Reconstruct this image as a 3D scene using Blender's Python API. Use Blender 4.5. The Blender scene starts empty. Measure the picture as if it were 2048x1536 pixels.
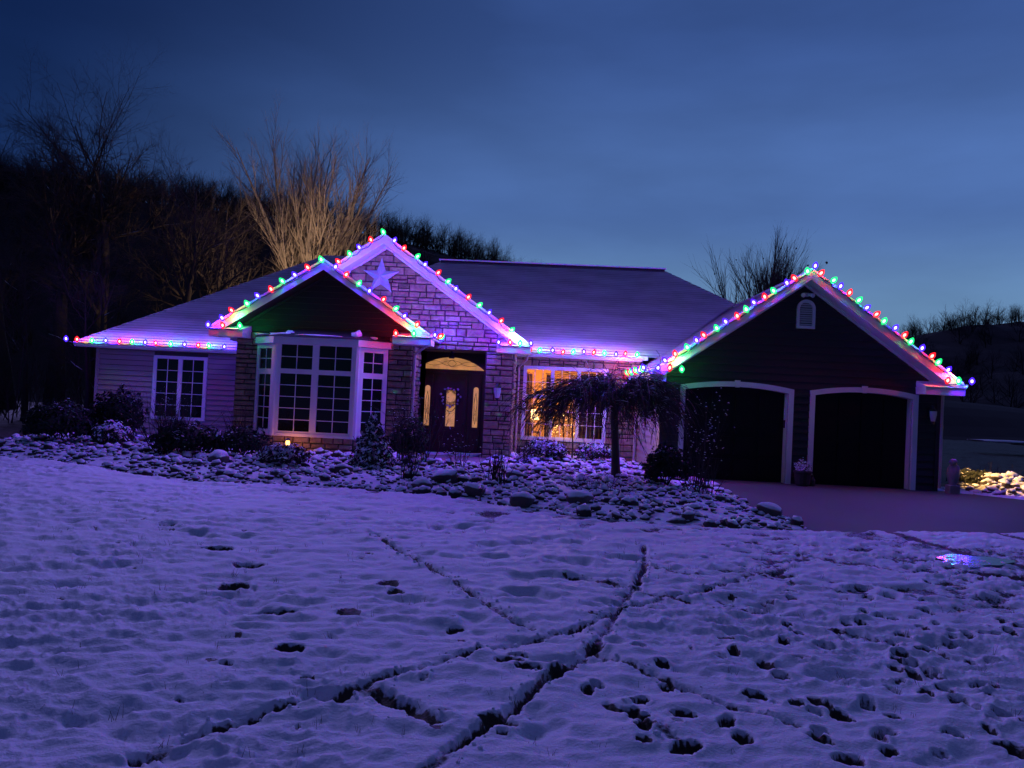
import bpy, math, random
import numpy as np
from mathutils import Vector, Matrix

random.seed(7)
rng = np.random.default_rng(7)
scene = bpy.context.scene
COL = scene.collection

# ------------------------------------------------------------------ camera
def cam_matrix(yaw, pitch, roll):
    y, p, r = map(math.radians, (yaw, pitch, roll))
    f = Vector((-math.sin(y)*math.cos(p), math.cos(y)*math.cos(p), math.sin(p)))
    rt = Vector((math.cos(y), math.sin(y), 0))
    up = rt.cross(f)
    r2 = rt*math.cos(r) + up*math.sin(r)
    u2 = up*math.cos(r) - rt*math.sin(r)
    return Matrix((( r2.x, u2.x, -f.x), (r2.y, u2.y, -f.y), (r2.z, u2.z, -f.z)))
cd = bpy.data.cameras.new("camera")
cam = bpy.data.objects.new("camera", cd)
COL.objects.link(cam)
cd.sensor_width = 36.0
cd.lens = 27.03
cd.clip_start = 0.05
cd.clip_end = 3000
cam.matrix_world = Matrix.Translation((0, 0, 2.05)) @ cam_matrix(2.0, 0.9, 2.7).to_4x4()
scene.camera = cam

# ------------------------------------------------------------------ world: dusk sky
world = bpy.data.worlds.new("World")
scene.world = world
world.use_nodes = True
SKY_STRENGTH = 1.25
def build_world():
    nt = world.node_tree
    n, l = nt.nodes, nt.links
    n.clear()
    out = n.new("ShaderNodeOutputWorld")
    bg = n.new("ShaderNodeBackground")
    tc = n.new("ShaderNodeTexCoord")
    sep = n.new("ShaderNodeSeparateXYZ")
    l.new(tc.outputs["Generated"], sep.inputs[0])
    ramp = n.new("ShaderNodeValToRGB")
    cr = ramp.color_ramp
    cr.interpolation = 'EASE'
    stops = [(0.0, (.170, .285, .390)), (0.10, (.102, .200, .345)), (0.24, (.056, .118, .300)),
             (0.45, (.030, .068, .212)), (0.75, (.027, .036, .150)), (1.0, (.028, .032, .140))]
    cr.elements[0].position, cr.elements[0].color = stops[0][0], (*stops[0][1], 1)
    cr.elements[1].position, cr.elements[1].color = stops[-1][0], (*stops[-1][1], 1)
    for p, c in stops[1:-1]:
        e = cr.elements.new(p)
        e.color = (*c, 1)
    l.new(sep.outputs["Z"], ramp.inputs[0])
    # the afterglow lies to the right behind the house; the sky darkens away from it
    dot = n.new("ShaderNodeVectorMath"); dot.operation = 'DOT_PRODUCT'
    a = math.radians(30)
    dot.inputs[1].default_value = (math.sin(a), math.cos(a), 0.0)
    l.new(tc.outputs["Generated"], dot.inputs[0])
    mr = n.new("ShaderNodeMapRange"); mr.interpolation_type = 'SMOOTHSTEP'
    mr.inputs["From Min"].default_value = 0.36; mr.inputs["From Max"].default_value = 0.92
    l.new(dot.outputs["Value"], mr.inputs["Value"])
    mixc = n.new("ShaderNodeMix"); mixc.data_type = 'RGBA'; mixc.blend_type = 'MIX'
    mixc.inputs[6].default_value = (.11, .17, .27, 1)
    mixc.inputs[7].default_value = (1.06, 1.04, 1.05, 1)
    l.new(mr.outputs[0], mixc.inputs[0])
    # the high sky does not depend on the glow's side
    hi = n.new("ShaderNodeMapRange"); hi.interpolation_type = 'SMOOTHSTEP'
    hi.inputs["From Min"].default_value = 0.45; hi.inputs["From Max"].default_value = 0.95
    l.new(sep.outputs["Z"], hi.inputs["Value"])
    mixh = n.new("ShaderNodeMix"); mixh.data_type = 'RGBA'
    l.new(hi.outputs[0], mixh.inputs[0]); l.new(mixc.outputs[2], mixh.inputs[6])
    mixh.inputs[7].default_value = (1, 1, 1, 1)
    mul = n.new("ShaderNodeMix"); mul.data_type = 'RGBA'; mul.blend_type = 'MULTIPLY'; mul.inputs[0].default_value = 1
    l.new(ramp.outputs[0], mul.inputs[6]); l.new(mixh.outputs[2], mul.inputs[7])
    # faint streaks of high cloud
    mp = n.new("ShaderNodeMapping"); mp.inputs["Scale"].default_value = (1.4, 1.4, 5.0)
    l.new(tc.outputs["Generated"], mp.inputs[0])
    no = n.new("ShaderNodeTexNoise"); no.inputs["Scale"].default_value = 2.2; no.inputs["Detail"].default_value = 5
    l.new(mp.outputs[0], no.inputs["Vector"])
    mr2 = n.new("ShaderNodeMapRange")
    mr2.inputs["From Min"].default_value = 0.35; mr2.inputs["From Max"].default_value = 0.75
    mr2.inputs["To Min"].default_value = 0.90; mr2.inputs["To Max"].default_value = 1.18
    l.new(no.outputs[0], mr2.inputs["Value"])
    mul2 = n.new("ShaderNodeVectorMath"); mul2.operation = 'SCALE'
    l.new(mul.outputs[2], mul2.inputs[0]); l.new(mr2.outputs[0], mul2.inputs["Scale"])
    l.new(mul2.outputs[0], bg.inputs["Color"])
    bg.inputs["Strength"].default_value = SKY_STRENGTH
    l.new(bg.outputs[0], out.inputs["Surface"])
build_world()

# violet fill lamp from the back left, added to tint snow and show relief
sd = bpy.data.lights.new("sun", 'SUN')
sd.energy = 0.62
sd.color = (.36, .31, 1.0)
sd.angle = math.radians(12)
sun = bpy.data.objects.new("sun", sd)
COL.objects.link(sun)
sun.rotation_euler = Vector((0.44, -0.76, -0.48)).to_track_quat('-Z', 'Y').to_euler()
sun.location = (0, 0, 60)

vs = scene.view_settings
vs.view_transform = 'Standard'
vs.look = 'None'
vs.exposure = 0
vs.gamma = 1
vs.use_curve_mapping = False
scene.render.engine = 'CYCLES'
cy = scene.cycles
cy.use_denoising = True
cy.max_bounces = 5
cy.diffuse_bounces = 3
cy.glossy_bounces = 3
cy.transmission_bounces = 4
cy.transparent_max_bounces = 8
cy.use_light_tree = True
cy.sample_clamp_indirect = 2.0
cy.caustics_reflective = False
cy.caustics_refractive = False

# ------------------------------------------------------------------ helpers
class MB:
    """collects faces for one mesh"""
    def __init__(s):
        s.v, s.f, s.m = [], [], []
    def quad(s, a, b, c, d, mi=0):
        i = len(s.v); s.v += [a, b, c, d]; s.f.append((i, i+1, i+2, i+3)); s.m.append(mi)
    def poly(s, pts, mi=0):
        i = len(s.v); s.v += list(pts); s.f.append(tuple(range(i, i+len(pts)))); s.m.append(mi)
    def add(s, verts, faces, mi=0):
        i = len(s.v); s.v += [tuple(v) for v in verts]
        s.f += [tuple(k+i for k in f) for f in faces]; s.m += [mi]*len(faces)
    def box(s, x0, x1, y0, y1, z0, z1, mi=0):
        v = [(x0,y0,z0),(x1,y0,z0),(x1,y1,z0),(x0,y1,z0),(x0,y0,z1),(x1,y0,z1),(x1,y1,z1),(x0,y1,z1)]
        s.add(v, [(0,3,2,1),(4,5,6,7),(0,1,5,4),(1,2,6,5),(2,3,7,6),(3,0,4,7)], mi)
    def obox(s, o, u, n, u0, u1, z0, z1, d0, d1, mi=0):
        """box in a wall frame: o origin, u along the wall, n outward (both horizontal)"""
        P = lambda a, z, d: (o[0]+u[0]*a+n[0]*d, o[1]+u[1]*a+n[1]*d, z)
        v = [P(u0,z0,d1),P(u1,z0,d1),P(u1,z0,d0),P(u0,z0,d0),P(u0,z1,d1),P(u1,z1,d1),P(u1,z1,d0),P(u0,z1,d0)]
        s.add(v, [(0,3,2,1),(4,5,6,7),(0,1,5,4),(1,2,6,5),(2,3,7,6),(3,0,4,7)], mi)
    def prism(s, pts, off, mi=0):
        """polygon pts (3D) extruded by the vector off"""
        n = len(pts); off = Vector(off)
        a = [Vector(p) for p in pts]; b = [p+off for p in a]
        i = len(s.v); s.v += [tuple(p) for p in a+b]
        s.f.append(tuple(i+k for k in range(n))); s.f.append(tuple(i+n+k for k in reversed(range(n))))
        s.m += [mi, mi]
        for k in range(n):
            j = (k+1) % n
            s.f.append((i+k, i+n+k, i+n+j, i+j)); s.m.append(mi)
    def tube(s, path, radii, sides=5, cap=True, mi=0):
        path = [Vector(p) for p in path]
        n = len(path); i0 = len(s.v)
        t0 = (path[1]-path[0])
        ref = Vector((0,0,1)) if abs(t0.normalized().z) < .9 else Vector((1,0,0))
        for k in range(n):
            t = (path[min(k+1,n-1)]-path[max(k-1,0)])
            if t.length < 1e-9: t = Vector((0,0,1))
            t.normalize()
            a = ref - t*ref.dot(t)
            if a.length < 1e-6: a = t.orthogonal()
            a.normalize(); ref = a
            b = t.cross(a)
            r = radii[k] if hasattr(radii, '__len__') else radii
            for q in range(sides):
                w = 2*math.pi*q/sides
                p = path[k] + a*(r*math.cos(w)) + b*(r*math.sin(w))
                s.v.append((p.x, p.y, p.z))
        for k in range(n-1):
            for q in range(sides):
                q2 = (q+1) % sides
                s.f.append((i0+k*sides+q, i0+k*sides+q2, i0+(k+1)*sides+q2, i0+(k+1)*sides+q)); s.m.append(mi)
        if cap:
            s.f.append(tuple(i0+q for q in reversed(range(sides)))); s.m.append(mi)
            s.f.append(tuple(i0+(n-1)*sides+q for q in range(sides))); s.m.append(mi)
    def lathe(s, c, prof, sides=10, mi=0):
        """prof: list of (radius, z) turned about the vertical through c"""
        i0 = len(s.v); n = len(prof)
        for r, z in prof:
            for q in range(sides):
                w = 2*math.pi*q/sides
                s.v.append((c[0]+r*math.cos(w), c[1]+r*math.sin(w), c[2]+z))
        for k in range(n-1):
            for q in range(sides):
                q2 = (q+1) % sides
                s.f.append((i0+k*sides+q, i0+k*sides+q2, i0+(k+1)*sides+q2, i0+(k+1)*sides+q)); s.m.append(mi)
        s.f.append(tuple(i0+q for q in reversed(range(sides)))); s.m.append(mi)
        s.f.append(tuple(i0+(n-1)*sides+q for q in range(sides))); s.m.append(mi)
    def build(s, name, mat, parent=None, base=None, smooth=False):
        root = parent
        while root is not None and root.parent is not None: root = root.parent
        b = Vector(base) if base is not None else (root.location.copy() if root is not None else Vector((0,0,0)))
        me = bpy.data.meshes.new(name)
        if s.v:
            V = np.array(s.v, dtype=np.float64) - np.array(b)
            me.from_pydata(V.tolist(), [], s.f)
        mats = mat if isinstance(mat, (list, tuple)) else [mat]
        for m in mats: me.materials.append(m)
        if len(mats) > 1: me.polygons.foreach_set("material_index", s.m)
        if smooth: me.polygons.foreach_set("use_smooth", [True]*len(me.polygons))
        o = bpy.data.objects.new(name, me)
        COL.objects.link(o)
        if parent is not None: o.parent = parent
        else: o.location = b
        return o

def thing(name, label, cat, loc=(0,0,0), group=None):
    o = bpy.data.objects.new(name, None)
    COL.objects.link(o)
    o.location = loc; o.empty_display_size = .2
    o["label"] = label; o["category"] = cat
    if group: o["group"] = group
    return o
def tag(o, label, cat, group=None):
    o["label"] = label; o["category"] = cat
    if group: o["group"] = group
    return o
def kind(o, k):
    o["kind"] = k; return o
def clip_poly(pts, inside, inter):
    out = []
    for k in range(len(pts)):
        a, b = pts[k], pts[(k+1) % len(pts)]
        ia, ib = inside(a), inside(b)
        if ia: out.append(a)
        if ia != ib: out.append(inter(a, b))
    return out
def clip_half(pts, A, B, C):
    """keep A*x+B*y+C >= 0"""
    g = lambda p: A*p[0]+B*p[1]+C
    def inter(a, b):
        ga, gb = g(a), g(b); t = ga/(ga-gb)
        return (a[0]+(b[0]-a[0])*t, a[1]+(b[1]-a[1])*t)
    return clip_poly(pts, lambda p: g(p) >= -1e-9, inter)
def clip_convex(pts, region):
    """region counter-clockwise convex"""
    for k in range(len(region)):
        (x0, y0), (x1, y1) = region[k], region[(k+1) % len(region)]
        A, B = -(y1-y0), (x1-x0)
        pts = clip_half(pts, A, B, -(A*x0+B*y0))
        if len(pts) < 3: return []
    return pts
def area(p):
    return .5*sum(p[k][0]*p[(k+1)%len(p)][1]-p[(k+1)%len(p)][0]*p[k][1] for k in range(len(p)))

# value noise for numpy height fields
_perm = rng.random((256, 256))
def vnoise(x, y):
    xi = np.floor(x).astype(np.int64); yi = np.floor(y).astype(np.int64)
    fx = x-xi; fy = y-yi
    fx = fx*fx*fx*(fx*(fx*6-15)+10); fy = fy*fy*fy*(fy*(fy*6-15)+10)
    g = lambda i, j: _perm[i & 255, j & 255]
    return ((g(xi,yi)*(1-fx)+g(xi+1,yi)*fx)*(1-fy) + (g(xi,yi+1)*(1-fx)+g(xi+1,yi+1)*fx)*fy)*2-1
def fbm(x, y, o=4):
    s = 0; a = 1; t = 0
    for k in range(o):
        s = s + a*vnoise(x*2**k+17.3*k, y*2**k+9.1*k); t += a; a *= .5
    return s/t
def poly_sd(P, x, y):
    """signed distance (negative inside) to polygon P"""
    d = np.full(x.shape, 1e9); ins = np.zeros(x.shape, bool)
    for k in range(len(P)):
        (ax, ay), (bx, by) = P[k], P[(k+1) % len(P)]
        ex, ey = bx-ax, by-ay
        t = np.clip(((x-ax)*ex+(y-ay)*ey)/(ex*ex+ey*ey), 0, 1)
        d = np.minimum(d, np.hypot(x-ax-t*ex, y-ay-t*ey))
        if ay != by:
            c = (ay > y) != (by > y)
            ins ^= c & (x < (bx-ax)*(y-ay)/(by-ay)+ax)
    return np.where(ins, -d, d)
def line_d(P, x, y):
    d = np.full(x.shape, 1e9)
    for k in range(len(P)-1):
        (ax, ay), (bx, by) = P[k], P[k+1]
        ex, ey = bx-ax, by-ay
        t = np.clip(((x-ax)*ex+(y-ay)*ey)/(ex*ex+ey*ey), 0, 1)
        d = np.minimum(d, np.hypot(x-ax-t*ex, y-ay-t*ey))
    return d
def sstep(a, b, x):
    t = np.clip((x-a)/(b-a), 0, 1); return t*t*(3-2*t)

# ------------------------------------------------------------------ materials
def new_mat(name):
    m = bpy.data.materials.new(name); m.use_nodes = True
    nt = m.node_tree
    return m, nt, nt.nodes["Principled BSDF"]
def plain(name, col, rough=.6, noise=.25, scale=6, bump=0.0, metal=0, spec=.4, bscale=None, coord="Object"):
    m, nt, b = new_mat(name); n, l = nt.nodes, nt.links
    tc = n.new("ShaderNodeTexCoord")
    no = n.new("ShaderNodeTexNoise"); no.inputs["Scale"].default_value = scale; no.inputs["Detail"].default_value = 6
    l.new(tc.outputs[coord], no.inputs["Vector"])
    mx = n.new("ShaderNodeMix"); mx.data_type = 'RGBA'
    mx.inputs[6].default_value = (*[c*(1-noise) for c in col], 1)
    mx.inputs[7].default_value = (*[min(1, c*(1+noise)) for c in col], 1)
    l.new(no.outputs[0], mx.inputs[0]); l.new(mx.outputs[2], b.inputs["Base Color"])
    b.inputs["Roughness"].default_value = rough; b.inputs["Metallic"].default_value = metal
    b.inputs["Specular IOR Level"].default_value = spec
    if bump:
        nb = n.new("ShaderNodeTexNoise"); nb.inputs["Scale"].default_value = bscale or scale*6; nb.inputs["Detail"].default_value = 5
        l.new(tc.outputs[coord], nb.inputs["Vector"])
        bp = n.new("ShaderNodeBump"); bp.inputs["Strength"].default_value = bump; bp.inputs["Distance"].default_value = .02
        l.new(nb.outputs[0], bp.inputs["Height"]); l.new(bp.outputs[0], b.inputs["Normal"])
    return m
def snowy(name, col, col2, lo, hi, nscale=9, rough=.75, amt=.35, bump=.3, vary=0.0, snowcol=(.82,.83,.86)):
    """a surface that carries snow where it faces up"""
    m, nt, b = new_mat(name); n, l = nt.nodes, nt.links
    tc = n.new("ShaderNodeTexCoord"); geo = n.new("ShaderNodeNewGeometry")
    no = n.new("ShaderNodeTexNoise"); no.inputs["Scale"].default_value = nscale; no.inputs["Detail"].default_value = 5
    l.new(geo.outputs["Position"], no.inputs["Vector"])
    mx = n.new("ShaderNodeMix"); mx.data_type = 'RGBA'
    mx.inputs[6].default_value = (*col, 1); mx.inputs[7].default_value = (*col2, 1)
    l.new(no.outputs[0], mx.inputs[0])
    src = mx.outputs[2]
    if vary:
        oi = n.new("ShaderNodeObjectInfo")
        mrv = n.new("ShaderNodeMapRange"); mrv.inputs["To Min"].default_value = 1-vary; mrv.inputs["To Max"].default_value = 1+vary
        l.new(oi.outputs["Random"], mrv.inputs["Value"])
        sc = n.new("ShaderNodeVectorMath"); sc.operation = 'SCALE'
        l.new(src, sc.inputs[0]); l.new(mrv.outputs[0], sc.inputs["Scale"]); src = sc.outputs[0]
    sep = n.new("ShaderNodeSeparateXYZ"); l.new(geo.outputs["Normal"], sep.inputs[0])
    n2 = n.new("ShaderNodeTexNoise"); n2.inputs["Scale"].default_value = nscale*.8; n2.inputs["Detail"].default_value = 4
    l.new(geo.outputs["Position"], n2.inputs["Vector"])
    ma = n.new("ShaderNodeMath"); ma.operation = 'MULTIPLY_ADD'
    ma.inputs[1].default_value = amt*2; l.new(n2.outputs[0], ma.inputs[0])
    sub = n.new("ShaderNodeMath"); sub.operation = 'SUBTRACT'; sub.inputs[1].default_value = amt
    l.new(sep.outputs["Z"], sub.inputs[0]); l.new(sub.outputs[0], ma.inputs[2])
    mr = n.new("ShaderNodeMapRange"); mr.interpolation_type = 'SMOOTHSTEP'
    mr.inputs["From Min"].default_value = lo; mr.inputs["From Max"].default_value = hi
    l.new(ma.outputs[0], mr.inputs["Value"])
    m2 = n.new("ShaderNodeMix"); m2.data_type = 'RGBA'
    l.new(mr.outputs[0], m2.inputs[0]); l.new(src, m2.inputs[6]); m2.inputs[7].default_value = (*snowcol, 1)
    l.new(m2.outputs[2], b.inputs["Base Color"])
    b.inputs["Roughness"].default_value = rough; b.inputs["Specular IOR Level"].default_value = .25
    if bump:
        nb = n.new("ShaderNodeTexNoise"); nb.inputs["Scale"].default_value = nscale*4; nb.inputs["Detail"].default_value = 6
        l.new(geo.outputs["Position"], nb.inputs["Vector"])
        bp = n.new("ShaderNodeBump"); bp.inputs["Strength"].default_value = bump; bp.inputs["Distance"].default_value = .03
        l.new(nb.outputs[0], bp.inputs["Height"]); l.new(bp.outputs[0], b.inputs["Normal"])
    return m
def emit(name, col, strength=1.0, base=(.02,.02,.02), rough=.3):
    m, nt, b = new_mat(name)
    b.inputs["Base Color"].default_value = (*base, 1); b.inputs["Roughness"].default_value = rough
    b.inputs["Emission Color"].default_value = (*col, 1); b.inputs["Emission Strength"].default_value = strength
    return m

M = {}
M['trim'] = plain("white_painted_trim", (.74,.73,.73), .45, .06, 3, .05)
M['siding'] = plain("vinyl_siding", (.34,.27,.26), .55, .10, 2.5, .12, bscale=40)
M['shaded_siding'] = plain("gable_siding_shaded", (.035,.030,.028), .6, .15, 2.5, .1)  # near-black colour stands in for shade on the small gable's front and soffit
M['shaded_garage_siding'] = plain("garage_front_shaded", (.034,.026,.027), .6, .12, 2.5, .12, bscale=40)  # same siding as the wings; the front's shade is put into its colour
M['sheathing'] = plain("wall_sheathing", (.09,.075,.07), .8, .2, 3)
M['mortar'] = plain("mortar", (.055,.045,.042), .95, .3, 10, .4)
def stone_mat():
    m, nt, b = new_mat("stone_veneer"); n, l = nt.nodes, nt.links
    oi = n.new("ShaderNodeObjectInfo"); geo = n.new("ShaderNodeNewGeometry")
    no = n.new("ShaderNodeTexNoise"); no.inputs["Scale"].default_value = 5; no.inputs["Detail"].default_value = 8; no.inputs["Roughness"].default_value = .65
    l.new(geo.outputs["Position"], no.inputs["Vector"])
    # the piece's own colour
    vo = n.new("ShaderNodeAttribute"); vo.attribute_name = "piece"; vo.attribute_type = 'GEOMETRY'
    ad = n.new("ShaderNodeMath"); ad.operation = 'ADD'; l.new(oi.outputs["Random"], ad.inputs[0]); l.new(vo.outputs["Fac"], ad.inputs[1])
    fr = n.new("ShaderNodeMath"); fr.operation = 'FRACT'; l.new(ad.outputs[0], fr.inputs[0])
    r = n.new("ShaderNodeValToRGB"); cr = r.color_ramp; cr.interpolation = 'LINEAR'
    cols = [(0,(.27,.195,.125)),(.25,(.38,.29,.19)),(.5,(.19,.145,.105)),(.7,(.42,.335,.22)),(.85,(.29,.20,.125)),(1,(.33,.28,.21))]
    cr.elements[0].color = (*cols[0][1],1); cr.elements[1].color = (*cols[-1][1],1)
    for p, c in cols[1:-1]:
        cr.elements.new(p).color = (*c,1)
    l.new(fr.outputs[0], r.inputs[0])
    mr = n.new("ShaderNodeMapRange"); mr.inputs["From Min"].default_value=.3; mr.inputs["From Max"].default_value=.75
    mr.inputs["To Min"].default_value=.55; mr.inputs["To Max"].default_value=1.3; l.new(no.outputs[0], mr.inputs["Value"])
    sc = n.new("ShaderNodeVectorMath"); sc.operation='SCALE'; l.new(r.outputs[0], sc.inputs[0]); l.new(mr.outputs[0], sc.inputs["Scale"])
    l.new(sc.outputs[0], b.inputs["Base Color"]); b.inputs["Roughness"].default_value=.9; b.inputs["Specular IOR Level"].default_value=.2
    n2 = n.new("ShaderNodeTexNoise"); n2.inputs["Scale"].default_value=14; n2.inputs["Detail"].default_value=8
    l.new(geo.outputs["Position"], n2.inputs["Vector"])
    bp = n.new("ShaderNodeBump"); bp.inputs["Strength"].default_value=.8; bp.inputs["Distance"].default_value=.03
    l.new(n2.outputs[0], bp.inputs["Height"]); l.new(bp.outputs[0], b.inputs["Normal"])
    return m
M['stone'] = stone_mat()
def roof_mat():
    m, nt, b = new_mat("snow_dusted_shingles"); n, l = nt.nodes, nt.links
    geo = n.new("ShaderNodeNewGeometry")
    mp = n.new("ShaderNodeMapping"); mp.inputs["Scale"].default_value=(.5,1.6,1.6); l.new(geo.outputs["Position"], mp.inputs[0])
    no = n.new("ShaderNodeTexNoise"); no.inputs["Scale"].default_value=1.1; no.inputs["Detail"].default_value=7; no.inputs["Roughness"].default_value=.7
    l.new(mp.outputs[0], no.inputs["Vector"])
    mr = n.new("ShaderNodeMapRange"); mr.inputs["From Min"].default_value=.30; mr.inputs["From Max"].default_value=.62; mr.inputs["To Min"].default_value=.55
    l.new(no.outputs[0], mr.inputs["Value"])
    at = n.new("ShaderNodeAttribute"); at.attribute_name="lip"
    mn = n.new("ShaderNodeMath"); mn.operation='MULTIPLY_ADD'; mn.inputs[1].default_value=-.42; l.new(at.outputs["Fac"], mn.inputs[0]); l.new(mr.outputs[0], mn.inputs[2]); mn.use_clamp=True
    mx = n.new("ShaderNodeMix"); mx.data_type='RGBA'; l.new(mn.outputs[0], mx.inputs[0])
    mx.inputs[6].default_value=(.10,.095,.095,1); mx.inputs[7].default_value=(.76,.76,.79,1)
    l.new(mx.outputs[2], b.inputs["Base Color"]); b.inputs["Roughness"].default_value=.8; b.inputs["Specular IOR Level"].default_value=.2
    n2 = n.new("ShaderNodeTexNoise"); n2.inputs["Scale"].default_value=22; n2.inputs["Detail"].default_value=5; l.new(geo.outputs["Position"], n2.inputs["Vector"])
    bp = n.new("ShaderNodeBump"); bp.inputs["Strength"].default_value=.35; bp.inputs["Distance"].default_value=.03; l.new(n2.outputs[0], bp.inputs["Height"]); l.new(bp.outputs[0], b.inputs["Normal"])
    return m
M['roof'] = roof_mat()
M['ridge'] = plain("ridge_vent_dark", (.02,.02,.022), .8, .2, 8)
M['snow'] = plain("snow", (.80,.81,.85), .7, .05, 8, .5, bscale=30, spec=.3, coord="Object")
M['door_dark'] = plain("dark_garage_door", (.011,.009,.010), .5, .2, 3, .06, spec=.15)
M['front_door'] = plain("stained_front_door", (.060,.016,.014), .4, .3, 4, .08)
M['black_iron'] = plain("black_iron", (.015,.015,.016), .45, .3, 10, .1, spec=.5)
M['pane'] = None
def glass_dark():
    m, nt, b = new_mat("dark_window_glass")
    b.inputs["Base Color"].default_value=(.006,.006,.008,1); b.inputs["Roughness"].default_value=.06; b.inputs["Specular IOR Level"].default_value=.35
    return m
def glass_clear():
    m, nt, b = new_mat("clear_window_glass"); n, l = nt.nodes, nt.links
    tr = n.new("ShaderNodeBsdfTransparent"); gl = n.new("ShaderNodeBsdfGlossy"); gl.inputs["Roughness"].default_value=.03
    fr = n.new("ShaderNodeFresnel"); fr.inputs["IOR"].default_value=1.45
    mx = n.new("ShaderNodeMixShader"); l.new(fr.outputs[0], mx.inputs[0]); l.new(tr.outputs[0], mx.inputs[1]); l.new(gl.outputs[0], mx.inputs[2])
    tr.inputs["Color"].default_value=(.93,.94,.95,1)
    l.new(mx.outputs[0], n["Material Output"].inputs["Surface"])
    return m
M['pane'] = glass_dark(); M['clear'] = glass_clear()
def lit_glass():
    m, nt, b = new_mat("frosted_lit_glass"); n, l = nt.nodes, nt.links
    geo = n.new("ShaderNodeNewGeometry")
    no = n.new("ShaderNodeTexNoise"); no.inputs["Scale"].default_value=5; no.inputs["Detail"].default_value=7; l.new(geo.outputs["Position"], no.inputs["Vector"])
    mr = n.new("ShaderNodeMapRange"); mr.inputs["From Min"].default_value=.3; mr.inputs["From Max"].default_value=.7; mr.inputs["To Min"].default_value=.6; mr.inputs["To Max"].default_value=1.15
    l.new(no.outputs[0], mr.inputs["Value"])
    b.inputs["Base Color"].default_value=(.3,.2,.12,1); b.inputs["Roughness"].default_value=.35
    b.inputs["Emission Color"].default_value=(.50,.215,.065,1)
    l.new(mr.outputs[0], b.inputs["Emission Strength"])
    return m
M['lit_glass'] = lit_glass()
M['lead'] = plain("lead_came", (.05,.035,.025), .5, .2, 20)
M['room_wall'] = plain("room_wall", (.66,.40,.18), .85, .08, 2)
M['room_floor'] = plain("room_floor", (.22,.13,.08), .5, .2, 4)
M['curtain'] = plain("curtain_cloth", (.75,.42,.13), .9, .25, 7)
M['dark_curtain'] = plain("dark_curtain_cloth", (.10,.05,.05), .9, .3, 7)
M['slat'] = plain("wooden_blind_slat", (.50,.30,.14), .6, .2, 9)
M['shade'] = emit("lamp_shade_glow", (1.0,.66,.26), 5.0, (.8,.7,.5))
M['asphalt'] = None
def asphalt():
    m, nt, b = new_mat("wet_driveway"); n, l = nt.nodes, nt.links
    geo = n.new("ShaderNodeNewGeometry")
    no = n.new("ShaderNodeTexNoise"); no.inputs["Scale"].default_value=.9; no.inputs["Detail"].default_value=6; l.new(geo.outputs["Position"], no.inputs["Vector"])
    mx = n.new("ShaderNodeMix"); mx.data_type='RGBA'; l.new(no.outputs[0], mx.inputs[0])
    mx.inputs[6].default_value=(.036,.031,.024,1); mx.inputs[7].default_value=(.125,.106,.078,1); l.new(mx.outputs[2], b.inputs["Base Color"])
    mr = n.new("ShaderNodeMapRange"); mr.inputs["To Min"].default_value=.55; mr.inputs["To Max"].default_value=.9; l.new(no.outputs[0], mr.inputs["Value"]); l.new(mr.outputs[0], b.inputs["Roughness"])
    n2 = n.new("ShaderNodeTexNoise"); n2.inputs["Scale"].default_value=60; n2.inputs["Detail"].default_value=4; l.new(geo.outputs["Position"], n2.inputs["Vector"])
    bp = n.new("ShaderNodeBump"); bp.inputs["Strength"].default_value=.35; bp.inputs["Distance"].default_value=.01; l.new(n2.outputs[0], bp.inputs["Height"]); l.new(bp.outputs[0], b.inputs["Normal"])
    return m
M['asphalt'] = asphalt()
M['rock'] = snowy("river_rock_snow", (.025,.022,.020), (.10,.08,.07), .34, .60, nscale=4, amt=.55, bump=.3, vary=.35)
M['boulder'] = snowy("boulder_snow", (.04,.033,.03), (.15,.12,.10), .34, .60, nscale=3.5, amt=.25, bump=.5, vary=.2)
M['bark_pale'] = snowy("pale_bark", (.17,.13,.10), (.34,.27,.21), .80, .97, nscale=3, amt=.25, bump=.3)
M['bark_dark'] = snowy("dark_bark", (.035,.026,.022), (.085,.062,.05), .72, .92, nscale=1.2, amt=.45, bump=.2)
M['twig'] = plain("dark_twig", (.040,.026,.022), .85, .4, 5)
M['twig_snow'] = snowy("snowy_twig", (.030,.020,.018), (.07,.05,.04), .50, .80, nscale=4, amt=.5, bump=0)
M['evergreen'] = snowy("evergreen_leaf", (.010,.014,.010), (.028,.036,.022), .92, 1.12, nscale=5, amt=.5, bump=0)
M['snow_leaf'] = snowy("snowy_leaf", (.015,.017,.012), (.05,.045,.03), .30, .60, nscale=8, amt=.4, bump=0)
M['grass_dry'] = plain("dry_grass", (.11,.085,.05), .85, .4, 6)
M['woods'] = plain("far_woods", (.018,.014,.014), .95, .4, .5)
M['hill'] = plain("wooded_hill_ground", (.016,.013,.012), .95, .4, .15)
M['cable'] = plain("cable", (.02,.05,.03), .5, .2, 20)
M['star'] = plain("painted_star", (.42,.50,.60), .4, .10, 6, .1, metal=.2)
M['path'] = plain("concrete_walk", (.30,.24,.22), .85, .25, 3, .3)
M['pot'] = plain("terracotta_pot", (.06,.045,.042), .8, .3, 5, .3)
M['grey_stone'] = snowy("carved_grey_stone", (.20,.18,.18), (.32,.29,.29), .6, .85, nscale=6, amt=.3, bump=.4)
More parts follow.
